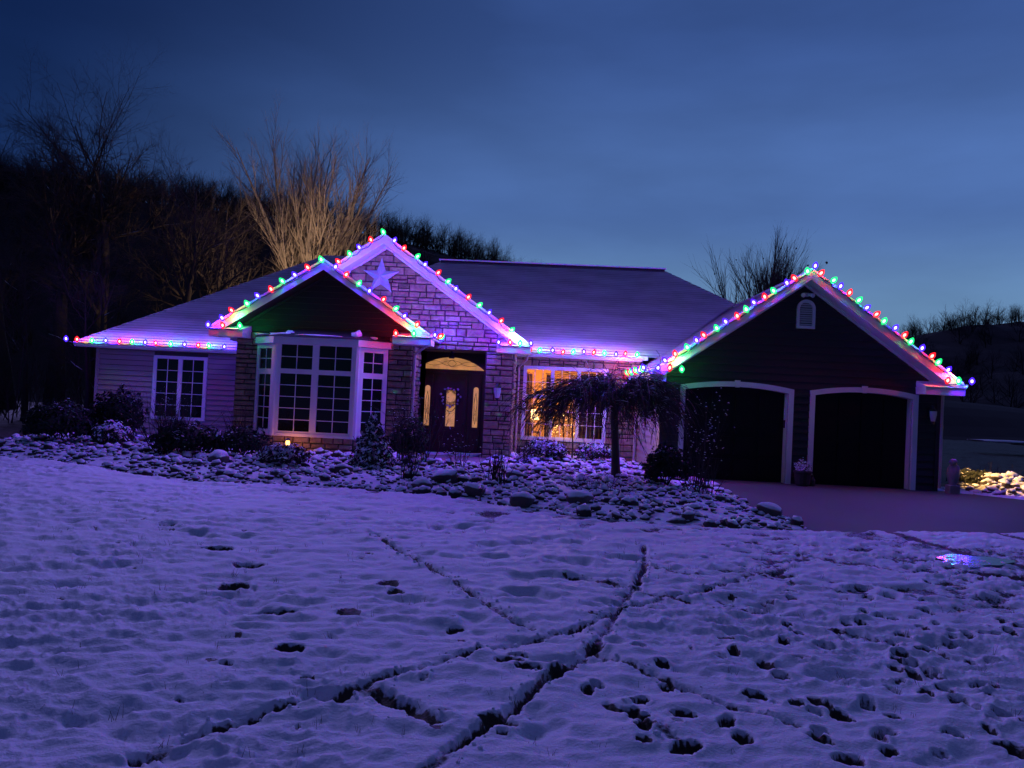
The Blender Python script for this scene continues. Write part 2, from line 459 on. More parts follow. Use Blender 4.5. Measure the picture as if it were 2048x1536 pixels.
# ------------------------------------------------------------------ ground
BED = [(-13.93,18.53),(-12.71,17.89),(-11.52,17.74),(-10.5,17.25),(-9.15,16.52),(-7.97,15.72),(-6.74,15.34),(-5.72,15.36),(-4.73,15.45),(-3.69,15.38),
       (-2.66,15.24),(-1.62,14.89),(-0.61,14.23),(0.3,13.62),(1.15,13.18),(1.97,13.03),(2.8,12.99),(3.63,13.0),(4.68,13.18),(4.75,13.87),(4.59,15.46),(4.47,17.31),
       (4.66,20.06),(4.2,21.3),(3.36,21.5),(3.36,26.2),(-15.5,26.2),(-16.2,23.2),(-15.0,20.2)]
DRIVE = [(4.66,20.06),(4.47,17.31),(4.59,15.46),(4.75,13.87),(4.7,13.15),(6.05,13.6),(9.1,14.3),(14,15.2),(40,17.5),(40,22),(12.7,20.2),(11.4,21.2),(11.0,21.75),(3.4,21.75),(3.4,21.4),(4.2,21.3)]
WALK = [(-3.8,24.3),(-3.8,22.0),(-2.6,21.55),(3.36,21.7),(3.36,22.7),(-1.5,22.75),(-1.5,24.3)]
TRACKS = [  # (points, half width, depth)
 ([(-2.04,4.04),(-2.0,4.1),(-1.74,4.48),(-1.3,5.0),(-1.04,5.26),(-0.66,5.62),(-0.36,6.0),(-0.01,6.3),(0.37,6.63),(0.88,7.43),(1.4,7.99),(1.79,8.28),(2.45,9.11),(3.19,9.81)], .046, .125),
 ([(-0.52,4.02),(-0.31,4.52),(-0.11,4.83),(0.09,5.31),(0.33,5.78),(0.55,6.28),(0.76,7.0),(0.9,7.61),(1.19,8.58),(1.42,9.65),(1.59,11.0)], .056, .13),
 ([(-2.15,10.67),(-1.94,10.18),(-1.39,9.22),(-1.0,8.53),(-0.65,7.85),(-0.41,7.34),(-0.21,6.97),(0.04,6.64)], .052, .12),
 ([(-1.05,5.17),(-0.79,4.92),(-0.53,4.69)], .085, .15),
 ([(0.56,6.13),(0.79,5.86),(1.0,5.59),(1.2,5.35),(1.42,5.13),(1.73,4.91)], .042, .11),
 ([(0.55,5.08),(0.76,4.88),(0.97,4.51)], .06, .05),
 ([(1.21,8.11),(1.41,8.05),(1.61,7.92)], .05, .06),
 ([(1.5,9.53),(1.77,9.2),(2.1,9.1)], .05, .05),
 ([(0.4,8.79),(0.72,8.59),(1.14,8.39)], .05, .05),
 ([(2.78,7.21),(2.99,7.05),(3.11,6.94)], .05, .06),
 ([(1.96,8.02),(2.18,7.69),(2.51,7.5),(2.65,7.5)], .05, .06),
 ([(2.65,9.41),(2.93,9.17),(3.33,8.84),(3.7,8.65)], .05, .05),
]
RUTS = [[(6.09,13.7),(6.26,12.51),(6.42,11.65),(6.86,10.86),(7.37,10.26)], [(8.09,14.4),(8.42,13.35),(9.1,12.69)], [(5.94,10.25),(6.37,10.08),(7.15,9.94)]]
PRINTS = [(3.0,8.95),(2.89,8.6),(2.78,8.28),(2.47,8.09),(2.41,7.26),(2.32,7.0),(2.41,7.0),(2.19,6.69),(2.54,6.69),(2.19,6.28),(1.87,6.08),(1.89,5.8),(2.68,5.74),(2.34,5.36),
 (2.43,5.18),(2.08,5.13),(2.0,5.31),(1.91,5.16),(2.26,4.91),(1.84,4.85),(1.79,4.73),(2.72,4.97),(3.25,5.36),(3.42,5.92),(3.1,5.81),(3.07,5.58),(3.36,5.67),(3.65,6.47),(3.85,6.51),
 (3.76,6.98),(3.38,6.68),(3.09,6.51),(3.12,6.2),(3.08,6.34),(2.9,6.17),(3.19,6.15),(3.17,6.85),(3.4,7.13),(3.7,7.36),(3.92,7.55),(3.56,7.66),(3.45,7.72),(3.35,7.84),(3.15,7.42),
 (2.82,7.12),(3.68,8.51),(3.83,8.99),(3.96,8.63),(4.05,8.09),(5.12,8.56),(4.71,7.83),(4.37,7.66),(4.05,7.26),(4.24,7.34),(4.34,7.31),(4.76,7.63),(4.54,7.44),(2.9,5.69),(2.97,4.75),
 (1.87,4.5),(2.15,4.63),(3.08,5.43),(1.58,5.38),(3.95,7.33),(4.22,8.66),(0.43,5.3),(0.5,5.4),(0.77,5.19),(0.69,5.0),(0.73,4.91),(0.73,4.75),(0.95,4.51),(1.28,4.92),(0.99,5.45),
 (1.03,4.98),(1.32,4.68),(0.9,6.3),(1.03,5.89),(-0.13,5.79),(-0.07,5.94),(0.01,5.67),(0.87,7.67),(1.25,8.88),(1.16,8.36)]
BIG = [(-3.79,9.23,.13,.20),(-3.13,8.51,.13,.17),(-2.93,7.58,.12,.17),(-2.24,6.75,.13,.16),(-1.78,5.75,.095,.15),(-1.5,5.28,.05,.10),(-1.59,6.85,.10,.05),(-0.61,6.52,.07,.05),
       (-1.47,7.97,.12,.06),(-1.32,7.6,.09,.06),(-0.15,4.72,.07,.10),(0.2,5.55,.08,.11),(0.55,6.25,.07,.09),(0.28,5.68,.07,.09)]

def lawn_height(x, y):
    dist = np.hypot(x, y)
    ca, sa = math.cos(-.16), math.sin(-.16)
    u = x*ca - y*sa; v = x*sa + y*ca
    h = .055 + .030*fbm(x*.25, y*.25, 2)
    rip = fbm(u*2.1, v*4.0, 3)
    var = .45+.9*sstep(-.35, .35, fbm(x*.45+70, y*.45+20, 2))
    h += .026*rip
    h += .025*var*((1-np.abs(fbm(u*2.8+11, v*6.2, 2)))**3-.55)
    h += .018*var*((1-np.abs(vnoise(u*8.5+3, v*15)))**2-.5)*sstep(-.5, .3, fbm(x*.7, y*.7, 2)) + .022*fbm(u*2.2+50, v*6.5, 3)*sstep(3.5, 6, dist)
    ridg = 1-np.abs(vnoise(u*.9+31, v*2.3+7))           # narrow dark lines between drifts
    h -= .012*sstep(.90, 1.0, ridg)*sstep(.0, .5, fbm(x*.5+9, y*.5, 2)+.35)
    h += .013*fbm(x*5, y*8, 3)
    rough = sstep(1.2, 3.5, x+.12*(y-9))*sstep(7.5, 10.5, y) + .8*sstep(11.5, 14, y)*sstep(-6, -3, x) + .5*sstep(14.5, 17, y)
    h += np.clip(rough, 0, 1)*(.020*fbm(u*3.6, v*7.5, 3) + .010*vnoise(x*11, y*13))
    sparse = np.clip(fbm(x*1.6+40, y*2.2+3, 3)-.30, 0, 1)
    h -= .16*sparse
    near = dist < 13
    xs, ys = x[near], y[near]
    dh = np.zeros(xs.shape); bm = np.zeros(xs.shape)
    wob = .018*vnoise(xs*9, ys*9)+.012*vnoise(xs*23, ys*23)
    for P, w, dep in TRACKS:
        d = line_d(P, xs, ys)+wob
        k = d < .45
        if not k.any(): continue
        mod = .60+.95*vnoise(xs[k]*3.1+w*90, ys[k]*3.1)
        mod = np.clip(mod, .42, 1.2)
        g = dep*.86*mod*(1-sstep(w*.25, w*1.15, d[k])) - .022*vnoise(xs[k]*31, ys[k]*31)*(1-sstep(w*.6, w*1.8, d[k]))
        lump = np.clip(vnoise(xs[k]*16, ys[k]*16)+.25, 0, 1)
        rdg = .024*np.exp(-((d[k]-w*1.45)/.035)**2)*lump*np.clip(vnoise(xs[k]*2.3+5, ys[k]*2.3)+.4, 0, 1)
        dh[k] = np.minimum(dh[k], -g) + rdg
        bm[k] = np.maximum(bm[k], np.clip(.42+.8*(mod-.35), 0, 1.0)*(1-sstep(w*.35, w*.98, d[k]+.012*vnoise(xs[k]*27, ys[k]*27))))
    prs = [(px, py, random.uniform(.045,.070), random.uniform(.10,.18)) for px, py in PRINTS]
    for _ in range(190):      # fainter marks of paws and clods over the right of the lawn
        px = random.uniform(1.5, 7.5); py = random.uniform(4.3, 11.5)
        if py < 4 or px > .72*py or random.random() > (px/4): continue
        prs.append((px, py, random.uniform(.025,.055), random.uniform(.03,.10)))
    for _ in range(60):
        py = random.uniform(4.5, 12); px = random.uniform(-.62*py, .3*py)
        prs.append((px, py, random.uniform(.02,.04), random.uniform(.015,.05)))
    prs += BIG
    for px, py, r, dep in prs:
        k = (np.abs(xs-px) < r*4) & (np.abs(ys-py) < r*4)
        if not k.any(): continue
        a = random.uniform(-.6, .6)+math.pi/2*(random.random() < .45); e = random.uniform(1.0, 1.75)
        dx, dy = xs[k]-px, ys[k]-py
        uu = (dx*math.cos(a)+dy*math.sin(a))/e; vv = -dx*math.sin(a)+dy*math.cos(a)
        d = np.hypot(uu, vv)+.35*wob[k]+.18*r*vnoise(dx/r*1.3+px*9, dy/r*1.3)
        bm[k] = np.maximum(bm[k], random.choice((.50, .70, .85, 1.0, 1.1))*min(1, r/.04)*(1-sstep(.92*r, 1.14*r, d)))
        dh[k] -= dep*(1-sstep(.62*r, 1.10*r, d)) - .014*np.exp(-((d-1.35*r)/(.35*r))**2)
    h[near] += np.maximum(dh*.58, -.11)
    b = np.zeros(x.shape); b[near] = bm
    b = np.maximum(b, .62*sstep(.040, .012, h)*np.clip(.35+rough, 0, 1))
    return h, b
def lawn():
    A = np.radians(np.concatenate([np.linspace(-43, 39.5, 900), np.linspace(42, 314, 60)]))
    R = np.concatenate([np.geomspace(1.6, 3.0, 20)[:-1], np.geomspace(3.0, 70, 600), np.geomspace(75, 900, 14)])
    na, nr = len(A), len(R)
    a, r = np.meshgrid(A, R)
    x = (r*np.sin(a)).ravel(); y = (r*np.cos(a)).ravel()
    h, bare = lawn_height(x, y)
    bare = np.maximum(bare, .8*sstep(-.03, -.08, h))
    sb = poly_sd(BED, x, y); sdv = poly_sd(DRIVE, x, y)
    sdv2 = sdv + .10*vnoise(x*2.2, y*2.2) + .05*vnoise(x*7, y*7)
    h = np.where(sdv2 < .25, h*sstep(-.02, .25, sdv2) - .05*sstep(.06, -.25, sdv2), h)
    h = np.where(sb < .1, np.minimum(h, .03-.12*sstep(.1, -.3, sb)), h)
    for P in RUTS:
        d = line_d(P, x, y)+.03*vnoise(x*3, y*3)
        k = 1-sstep(.10, .19, d)
        h = h*(1-k)+(-.012)*k; bare = np.maximum(bare, k)
    slush = sstep(.9, .2, line_d([(5.3,12.9),(6.6,11.6),(8.6,11.9)], x, y))
    bare = np.maximum(bare, slush*sstep(-.25, .35, fbm(x*2.5, y*2.5, 3))*.55)
    # thin cover and leaf litter beyond the house on both sides
    far = sstep(21.5, 24, y)*(sstep(-12.5, -14.5, x)+sstep(10.8, 11.6, x))
    patch = sstep(-.35, .05, fbm(x*.22+3, y*.35, 3))
    bare = np.maximum(bare, np.clip(far, 0, 1)*np.clip(.95+.25*patch, 0, 1.15))
    bare = np.maximum(bare, sstep(28, 34, y)*.93)
    h -= .02*np.clip(far, 0, 1)
    V = np.stack([x, y, h], 1)
    c = len(V)
    V = np.vstack([V, [[0, 0, 0.03]]])
    i, j = np.meshgrid(np.arange(nr-1), np.arange(na), indexing='ij')
    j2 = (j+1) % na
    q = np.stack([i*na+j, i*na+j2, (i+1)*na+j2, (i+1)*na+j], -1).reshape(-1, 4)[:, ::-1]
    t = np.stack([np.full(na, c), np.arange(na), (np.arange(na)+1) % na], -1)[:, ::-1]
    me = bpy.data.meshes.new("lawn")
    me.vertices.add(len(V)); me.vertices.foreach_set("co", V.ravel())
    nl = q.size+t.size
    me.loops.add(nl); me.loops.foreach_set("vertex_index", np.concatenate([q.ravel(), t.ravel()]).astype(np.int32))
    me.polygons.add(len(q)+len(t))
    ls = np.concatenate([np.arange(len(q))*4, len(q)*4+np.arange(len(t))*3]).astype(np.int32)
    me.polygons.foreach_set("loop_start", ls)
    me.update(calc_edges=True); me.validate()
    me.polygons.foreach_set("use_smooth", [True]*len(me.polygons))
    at = me.attributes.new("bare", 'FLOAT', 'POINT'); at.data.foreach_set("value", np.append(bare, 0).astype(np.float32))
    m, nt, b = new_mat("lawn_snow"); n, l = nt.nodes, nt.links
    geo = n.new("ShaderNodeNewGeometry"); an = n.new("ShaderNodeAttribute"); an.attribute_name = "bare"
    no = n.new("ShaderNodeTexNoise"); no.inputs["Scale"].default_value = 34; no.inputs["Detail"].default_value = 5; l.new(geo.outputs["Position"], no.inputs["Vector"])
    n3 = n.new("ShaderNodeTexNoise"); n3.inputs["Scale"].default_value = 1.3; n3.inputs["Detail"].default_value = 6; l.new(geo.outputs["Position"], n3.inputs["Vector"])
    ma = n.new("ShaderNodeMath"); ma.operation = 'MULTIPLY_ADD'; ma.inputs[1].default_value = .9; l.new(no.outputs[0], ma.inputs[0])
    sb_ = n.new("ShaderNodeMath"); sb_.operation = 'SUBTRACT'; sb_.inputs[1].default_value = .45; l.new(an.outputs["Fac"], sb_.inputs[0]); l.new(sb_.outputs[0], ma.inputs[2])
    mr = n.new("ShaderNodeMapRange"); mr.interpolation_type = 'SMOOTHSTEP'; mr.inputs["From Min"].default_value = .22; mr.inputs["From Max"].default_value = .62; l.new(ma.outputs[0], mr.inputs["Value"])
    gr = n.new("ShaderNodeMix"); gr.data_type = 'RGBA'; l.new(n3.outputs[0], gr.inputs[0]); gr.inputs[6].default_value = (.018,.016,.010,1); gr.inputs[7].default_value = (.075,.052,.032,1)
    sn = n.new("ShaderNodeMix"); sn.data_type = 'RGBA'; l.new(n3.outputs[0], sn.inputs[0]); sn.inputs[6].default_value = (.72,.72,.76,1); sn.inputs[7].default_value = (.86,.86,.90,1)
    mx = n.new("ShaderNodeMix"); mx.data_type = 'RGBA'; l.new(mr.outputs[0], mx.inputs[0]); l.new(sn.outputs[2], mx.inputs[6]); l.new(gr.outputs[2], mx.inputs[7])
    l.new(mx.outputs[2], b.inputs["Base Color"]); b.inputs["Roughness"].default_value = .62; b.inputs["Specular IOR Level"].default_value = .3
    n4 = n.new("ShaderNodeTexNoise"); n4.inputs["Scale"].default_value = 45; n4.inputs["Detail"].default_value = 6; n4.inputs["Roughness"].default_value = .6; l.new(geo.outputs["Position"], n4.inputs["Vector"])
    bp = n.new("ShaderNodeBump"); bp.inputs["Strength"].default_value = .6; bp.inputs["Distance"].default_value = .02; l.new(n4.outputs[0], bp.inputs["Height"]); l.new(bp.outputs[0], b.inputs["Normal"])
    me.materials.append(m)
    o = bpy.data.objects.new("lawn", me); COL.objects.link(o); kind(o, "structure")
    return o
LAWN = lawn()
_lv = np.empty(len(LAWN.data.vertices)*3); LAWN.data.vertices.foreach_get("co", _lv); _lv = _lv.reshape(-1, 3)
_near = _lv[np.hypot(_lv[:,0], _lv[:,1]) < 14]
def lawn_z(x, y):
    return _near[np.argmin((_near[:,0]-x)**2+(_near[:,1]-y)**2), 2]
_p = (1+5**.5)/2
ICO0 = [tuple(np.array(v)/1.902) for v in [(-1,_p,0),(1,_p,0),(-1,-_p,0),(1,-_p,0),(0,-1,_p),(0,1,_p),(0,-1,-_p),(0,1,-_p),(_p,0,-1),(_p,0,1),(-_p,0,-1),(-_p,0,1)]]
ICOF = [(0,11,5),(0,5,1),(0,1,7),(0,7,10),(0,10,11),(1,5,9),(5,11,4),(11,10,2),(10,7,6),(7,1,8),(3,9,4),(3,4,2),(3,2,6),(3,6,8),(3,8,9),(4,9,5),(2,4,11),(6,2,10),(8,6,7),(9,8,1)]

# crumbs of snow thrown up beside the tracks
cl = MB()
for P, w, dep in TRACKS:
    for k in range(len(P)-1):
        (ax, ay), (bx, by) = P[k], P[k+1]; L = math.hypot(bx-ax, by-ay)
        for c in range(int(L*11)):
            t = random.random(); sd_ = random.choice((-1, 1)); o_ = w*random.uniform(.9, 2.6)
            px = ax+(bx-ax)*t-(by-ay)/L*o_*sd_; py = ay+(by-ay)*t+(bx-ax)/L*o_*sd_
            r = random.uniform(.005, .016)*(1.6 if random.random() < .12 else 1)
            h0 = float(lawn_z(px, py))
            cl.add([(px+r*random.uniform(.7,1.3)*x, py+r*random.uniform(.7,1.3)*y, h0+r*.15+r*z) for x, y, z in ICO0], ICOF)
kind(cl.build("snow_crumbs", M['snow'], smooth=False), "stuff")

def mound(x, y):
    sd = -poly_sd(BED, x, y)
    m = .02+.13*sstep(0, 1.3, sd)+.05*fbm(x*.8, y*.8, 2)
    w = poly_sd(WALK, x, y)
    return np.where(w < .35, m*sstep(-.05, .35, w)-.04*sstep(.1, -.05, w), m)
def grid_sheet(name, poly, step, zf, mat, margin=0.0):
    xs = np.arange(min(p[0] for p in poly)-step, max(p[0] for p in poly)+step, step)
    ys = np.arange(min(p[1] for p in poly)-step, max(p[1] for p in poly)+step, step)
    X, Y = np.meshgrid(xs, ys)
    sd = poly_sd(poly, X, Y)
    Z = zf(X, Y, sd)
    keep = sd < margin
    idx = -np.ones(X.shape, int)
    q = keep[:-1,:-1] | keep[1:,:-1] | keep[:-1,1:] | keep[1:,1:]
    nd = np.zeros(X.shape, bool)
    for a in (slice(0,-1), slice(1,None)):
        for b in (slice(0,-1), slice(1,None)):
            nd[a, b] |= q
    idx[nd] = np.arange(nd.sum())
    V = np.stack([X[nd], Y[nd], Z[nd]], 1)
    I, J = np.nonzero(q)
    F = np.stack([idx[I,J], idx[I,J+1], idx[I+1,J+1], idx[I+1,J]], 1)
    me = bpy.data.meshes.new(name); me.from_pydata(V.tolist(), [], F.tolist())
    me.polygons.foreach_set("use_smooth", [True]*len(me.polygons)); me.materials.append(mat)
    o = bpy.data.objects.new(name, me); COL.objects.link(o)
    return o
M['bed'] = snowy("bed_soil_snow", (.03,.024,.02), (.07,.055,.045), .80, .98, nscale=3.2, amt=.30, bump=.6)
bed = kind(grid_sheet("rock_bed", BED, .11, lambda x, y, sd: np.where(sd > -.02, -.06, mound(x, y))+.012*vnoise(x*6, y*6), M['bed']), "structure")
drive = kind(grid_sheet("driveway", DRIVE, .35, lambda x, y, sd: .004+.006*vnoise(x*.5, y*.5), M['asphalt'], .3), "structure")
wk = MB(); wk.prism([(x, y, -.05) for x, y in WALK], (0, 0, .13)); kind(wk.build("front_walk", M['path']), "structure")

# stones of the bed
def ico(sub):
    import bmesh
    bm = bmesh.new(); bmesh.ops.create_icosphere(bm, subdivisions=sub, radius=1)
    V = np.array([v.co[:] for v in bm.verts]); F = [[v.index for v in f.verts] for f in bm.faces]
    bm.free(); return V, F
IV1, IF1 = ico(2); IV2, IF2 = ico(3)
def lumpy(V, amp, seed, flat=.62, freq=1.1):
    r = np.random.default_rng(seed)
    d = np.zeros(len(V))
    for k in range(5):
        w = r.normal(size=3)*freq*(1+.5*k); d += amp/(1+.6*k)*np.sin(V@w*1.6+r.uniform(0, 6.28))
    W = V*(1+d)[:, None]
    s = np.array([r.uniform(.85, 1.3), r.uniform(.75, 1.05), flat*r.uniform(.8, 1.15)])
    return W*s
def mesh_np(name, V, F, mat, smooth=True):
    me = bpy.data.meshes.new(name); me.from_pydata(np.asarray(V).tolist(), [], [list(f) for f in F])
    if smooth: me.polygons.foreach_set("use_smooth", [True]*len(me.polygons))
    me.materials.append(mat); return me
RV, RF = ico(1)
rock_shapes = [lumpy(RV, .17, 50+k, .80) for k in range(12)]
rock_meshes = [mesh_np("rock", v, RF, M['rock'], False) for v in rock_shapes]
for me in rock_meshes: me.polygons.foreach_set("use_smooth", [True]*len(me.polygons))
def rocks_in(poly, n, parent, zf, avoid=None, smin=.055, smax=.16, single=300, name="rock", stuffname="small_rocks"):
    X = rng.uniform(min(p[0] for p in poly), max(p[0] for p in poly), n*3); Y = rng.uniform(min(p[1] for p in poly), max(p[1] for p in poly), n*3)
    k = poly_sd(poly, X, Y) < -.03
    if avoid is not None: k &= poly_sd(avoid, X, Y) > .02
    X, Y = X[k][:n], Y[k][:n]
    S = smin+(smax-smin)*rng.random(len(X))**3.4
    Z = zf(X, Y)+S*rng.uniform(-.40, .40, len(S))
    show = np.argsort(-(S/np.hypot(X, Y)))
    VV, FF, off = [], [], 0
    F0 = np.array(RF)
    for c, i in enumerate(show):
        sh = int(rng.integers(12)); a = rng.uniform(0, 6.28); tl = rng.normal(0, .40, 2)
        if c < single:
            o = bpy.data.objects.new(name, rock_meshes[sh]); COL.objects.link(o); o.parent = parent
            pl = parent.location
            o.location = (X[i]-pl.x, Y[i]-pl.y, Z[i]-pl.z); o.rotation_euler = (tl[0], tl[1], a); o.scale = (S[i],)*3
        else:
            Rm = np.array(Matrix.Rotation(a, 3, 'Z') @ Matrix.Rotation(tl[0], 3, 'X') @ Matrix.Rotation(tl[1], 3, 'Y'))
            VV.append(rock_shapes[sh]@Rm.T*S[i]+[X[i], Y[i], Z[i]]); FF.append(F0+off); off += len(RV)
    if VV:
        me = mesh_np(stuffname, np.vstack(VV)-np.array(parent.location), np.vstack(FF).tolist(), M['rock'])
        o = bpy.data.objects.new(stuffname, me); COL.objects.link(o); o.parent = parent; kind(o, "stuff")
FRONT = [p for p in BED[:23]] + [(4.2,21.3),(3.3,21.5),(3.3,25.9),(-1.0,25.9),(-1.2,23.7),(-3.9,22.2),(-9.2,22.3),(-9.6,24.5),(-15.4,25.5),(-16.2,23.2),(-15.0,20.2)]
rocks_in(FRONT, 6000, bed, mound, WALK, .042, .165)
boulder_meshes = [mesh_np("boulder", lumpy(IV2, .10, 90+k, .72), IF2, M['boulder']) for k in range(5)]
for label, x, y, s in [
  ("round boulder half buried before the left bare shrub", -7.37, 17.7, .28),
  ("large dark squarish boulder in the middle of the bed below the front door", -1.9, 16.5, .30),
  ("big leaning snow capped boulder at the lawn edge of the bed", -0.19, 14.3, .26),
  ("round snow capped boulder at the lawn edge below the weeping tree", 0.86, 14.5, .22),
  ("pale boulder with bare side at the driveway tip of the bed", 4.40, 14.5, .26),
  ("small boulder on the rocks in front of the lit window", 0.08, 19.0, .20),
  ("low snow capped boulder beside the little spruce", -4.3, 17.2, .22),
  ("boulder behind the upright shrub near the stone pillar", -0.45, 17.6, .22),
  ("flat boulder at the foot of the thin bare stems", -2.3, 15.6, .22),
  ("broad snowy boulder at the lawn edge right of the flat boulder", -1.15, 15.15, .24)]:
    o = bpy.data.objects.new("boulder", random.choice(boulder_meshes)); COL.objects.link(o)
    z = float(mound(np.array([x]), np.array([y]))[0])
    o.location = (x, y, z+s*.30); o.rotation_euler = (random.uniform(-.15,.15), random.uniform(-.15,.15), random.uniform(0, 6)); o.scale = (s, s, s)
    tag(o, label, "boulder", "boulders in the rock bed")
# lamp-lit rock pile right of the garage
PILE = [(11.55,21.6),(12.2,20.9),(13.0,20.35),(14.5,20.4),(16.5,21.0),(16,23.0),(13.4,23.4),(12.2,22.7)]
def pilez(x, y, sd=None):
    s = -poly_sd(PILE, x, y); return .01+.34*sstep(0, 1.0, s)+.05*vnoise(x*1.5, y*1.5)
pile = kind(grid_sheet("rock_border", PILE, .15, lambda x, y, sd: np.where(sd > -.05, -.05, pilez(x, y)), M['bed']), "structure")
M_rock_keep = M['rock']
rocks_in(PILE, 300, pile, pilez, None, .08, .24, 300)
# wet ice on the drive that mirrors the end of the light string
ice, nt, b = new_mat("wet_ice")
b.inputs["Base Color"].default_value = (.10,.11,.13,1); b.inputs["Roughness"].default_value = .16; b.inputs["Specular IOR Level"].default_value = .6
n_, l_ = nt.nodes, nt.links
g_ = n_.new("ShaderNodeNewGeometry"); no_ = n_.new("ShaderNodeTexNoise"); no_.inputs["Scale"].default_value = 9; l_.new(g_.outputs["Position"], no_.inputs["Vector"])
bp_ = n_.new("ShaderNodeBump"); bp_.inputs["Strength"].default_value = .25; bp_.inputs["Distance"].default_value = .01; l_.new(no_.outputs[0], bp_.inputs["Height"]); l_.new(bp_.outputs[0], b.inputs["Normal"])
pm = MB(); pts = []
for k in range(26):
    a = 2*math.pi*k/26; r = 1+.16*math.sin(3*a+1)+.1*math.sin(7*a)
    px = 6.14+.50*r*math.cos(a)+.18*math.sin(a); py = 10.95+.34*r*math.sin(a)
    pts.append((px, py, .065+(py-10.95)*.040+(px-6.0)*.012))
pm.prism(pts, (0, 0, -.03))
kind(pm.build("ice_patch", ice), "structure")
# ------------------------------------------------------------------ the house
house = thing("house", "long single storey house with stone gables, snow dusted roof and two arched garage doors", "house", (-2.0, 24.0, 0))
FU, FN = (1, 0), (0, -1)
def hb(name, mat, x0, x1, y0, y1, z0, z1, parent=None):
    m = MB(); m.box(x0, x1, y0, y1, z0, z1); return m.build(name, mat, parent or house)
def intervals(u0, u1, zb, zt, cuts):
    iv = [(u0, u1)]
    for c0, c1, cz0, cz1 in cuts:
        if min(zt, cz1)-max(zb, cz0) > .5*(zt-zb) or (zb >= cz0-1e-6 and zb < cz1-.02):
            nv = []
            for a, b in iv:
                if c1 <= a or c0 >= b: nv.append((a, b)); continue
                if c0-a > .02: nv.append((a, c0))
                if b-c1 > .02: nv.append((c1, b))
            iv = nv
    return iv
def planks(o, u, n, u0, u1, z0, z1, h, mat, region=None, cuts=()):
    z = z0
    while z < z1-.01:
        zt = min(z+h, z1)
        for a, b in intervals(u0, u1, z, zt, cuts):
            p = [(a, z), (b, z), (b, zt), (a, zt)]
            if region: p = clip_convex(p, region)
            if len(p) < 3 or abs(area(p)) < .004: continue
            P = lambda q, d: (o[0]+u[0]*q[0]+n[0]*d, o[1]+u[1]*q[0]+n[1]*d, q[1])
            back = [P(q, 0) for q in p]; p = [(q[0], max(q[1], z+.016)) for q in p]; back = [P(q, 0) for q in p]; fr = [P(q, .006+.036*(1-(q[1]-z)/h)) for q in p]  # gap left below each plank to draw its lip shadow
            m = MB(); k = len(p)
            m.add(back+fr, [tuple(range(k, 2*k))]+[(i, (i+1) % k, k+(i+1) % k, k+i) for i in range(k)])
            m.build("siding_plank", mat, house)
        z += h
STONES = []
def stone_rows(o, u, n, u0, u1, z0, z1, region=None, cuts=(), single=True, hmin=.13, hmax=.27, wmin=.22, wmax=.62, store=None):
    z = z0; k = 0
    while z < z1-.03:
        h = random.uniform(hmin, hmax)
        if z+h > z1-.08: h = z1-z
        zt = z+h
        # snap to opening edges
        for c in cuts:
            for e in (c[2], c[3]):
                if z < e-.03 < zt-.03 and e > z+.06: zt = e
        for a, b in intervals(u0, u1, z, zt, cuts):
            x = a
            while x < b-.01:
                w = random.uniform(wmin, wmax)
                if x+w > b-.15: w = b-x
                cells = [(x, x+w, z, zt)]
                if zt-z > .20 and random.random() < .35:
                    f = random.uniform(.35, .65); zm = z+(zt-z)*f
                    cells = [(x, x+w, z, zm), (x, x+w, zm, zt)]
                for (ca, cb, cz, cw) in cells:
                    p = [(ca, cz), (cb, cz), (cb, cw), (ca, cw)]
                    if region: p = clip_convex(p, region)
                    if len(p) < 3 or abs(area(p)) < .004: continue
                    store.append((o, u, n, p))
                x += w
        z = zt
def stone_into(m, o, u, n, p):
    cx = sum(q[0] for q in p)/len(p); cz = sum(q[1] for q in p)/len(p)
    hw = max(abs(q[0]-cx) for q in p); hh = max(abs(q[1]-cz) for q in p)
    def ring(g, d, jit):
        out = []
        for q in p:
            su = 1-g/max(hw, .03); sz = 1-g/max(hh, .03)
            a = cx+(q[0]-cx)*su+random.uniform(-jit, jit); z = cz+(q[1]-cz)*sz+random.uniform(-jit, jit)
            out.append((o[0]+u[0]*a+n[0]*d, o[1]+u[1]*a+n[1]*d, z))
        return out
    d = random.uniform(.035, .085); k = len(p)
    r0 = ring(.012, -.01, 0); r1 = ring(.016, d*.65, .009); r2 = ring(.036, d, .014)
    f = [tuple(range(2*k, 3*k))]
    for i in range(k):
        j = (i+1) % k
        f += [(i, j, k+j, k+i), (k+i, k+j, 2*k+j, 2*k+i)]
    # keep the faces turned outwards
    if (u[0]*n[1]-u[1]*n[0]) > 0: f = [tuple(reversed(q)) for q in f]
    m.add(r0+r1+r2, f)
    return len(f)
def build_stones(store, limit):
    cen = lambda s: Vector((s[0][0]+s[1][0]*s[3][0][0], s[0][1]+s[1][1]*s[3][0][0], s[3][0][1]))
    store.sort(key=lambda s: -abs(area(s[3]))/((cen(s)-Vector((0, 0, 2.05))).length**2))
    for s in store[:limit]:
        m = MB(); stone_into(m, *s); m.build("stone", M['stone'], house)
    if store[limit:]:
        m = MB(); val = []
        for s in store[limit:]:
            c = stone_into(m, *s); val += [random.random()]*c
        o = m.build("small_stones", M['stone'], house); kind(o, "stuff")
        at = o.data.attributes.new("piece", 'FLOAT', 'FACE'); at.data.foreach_set("value", val)

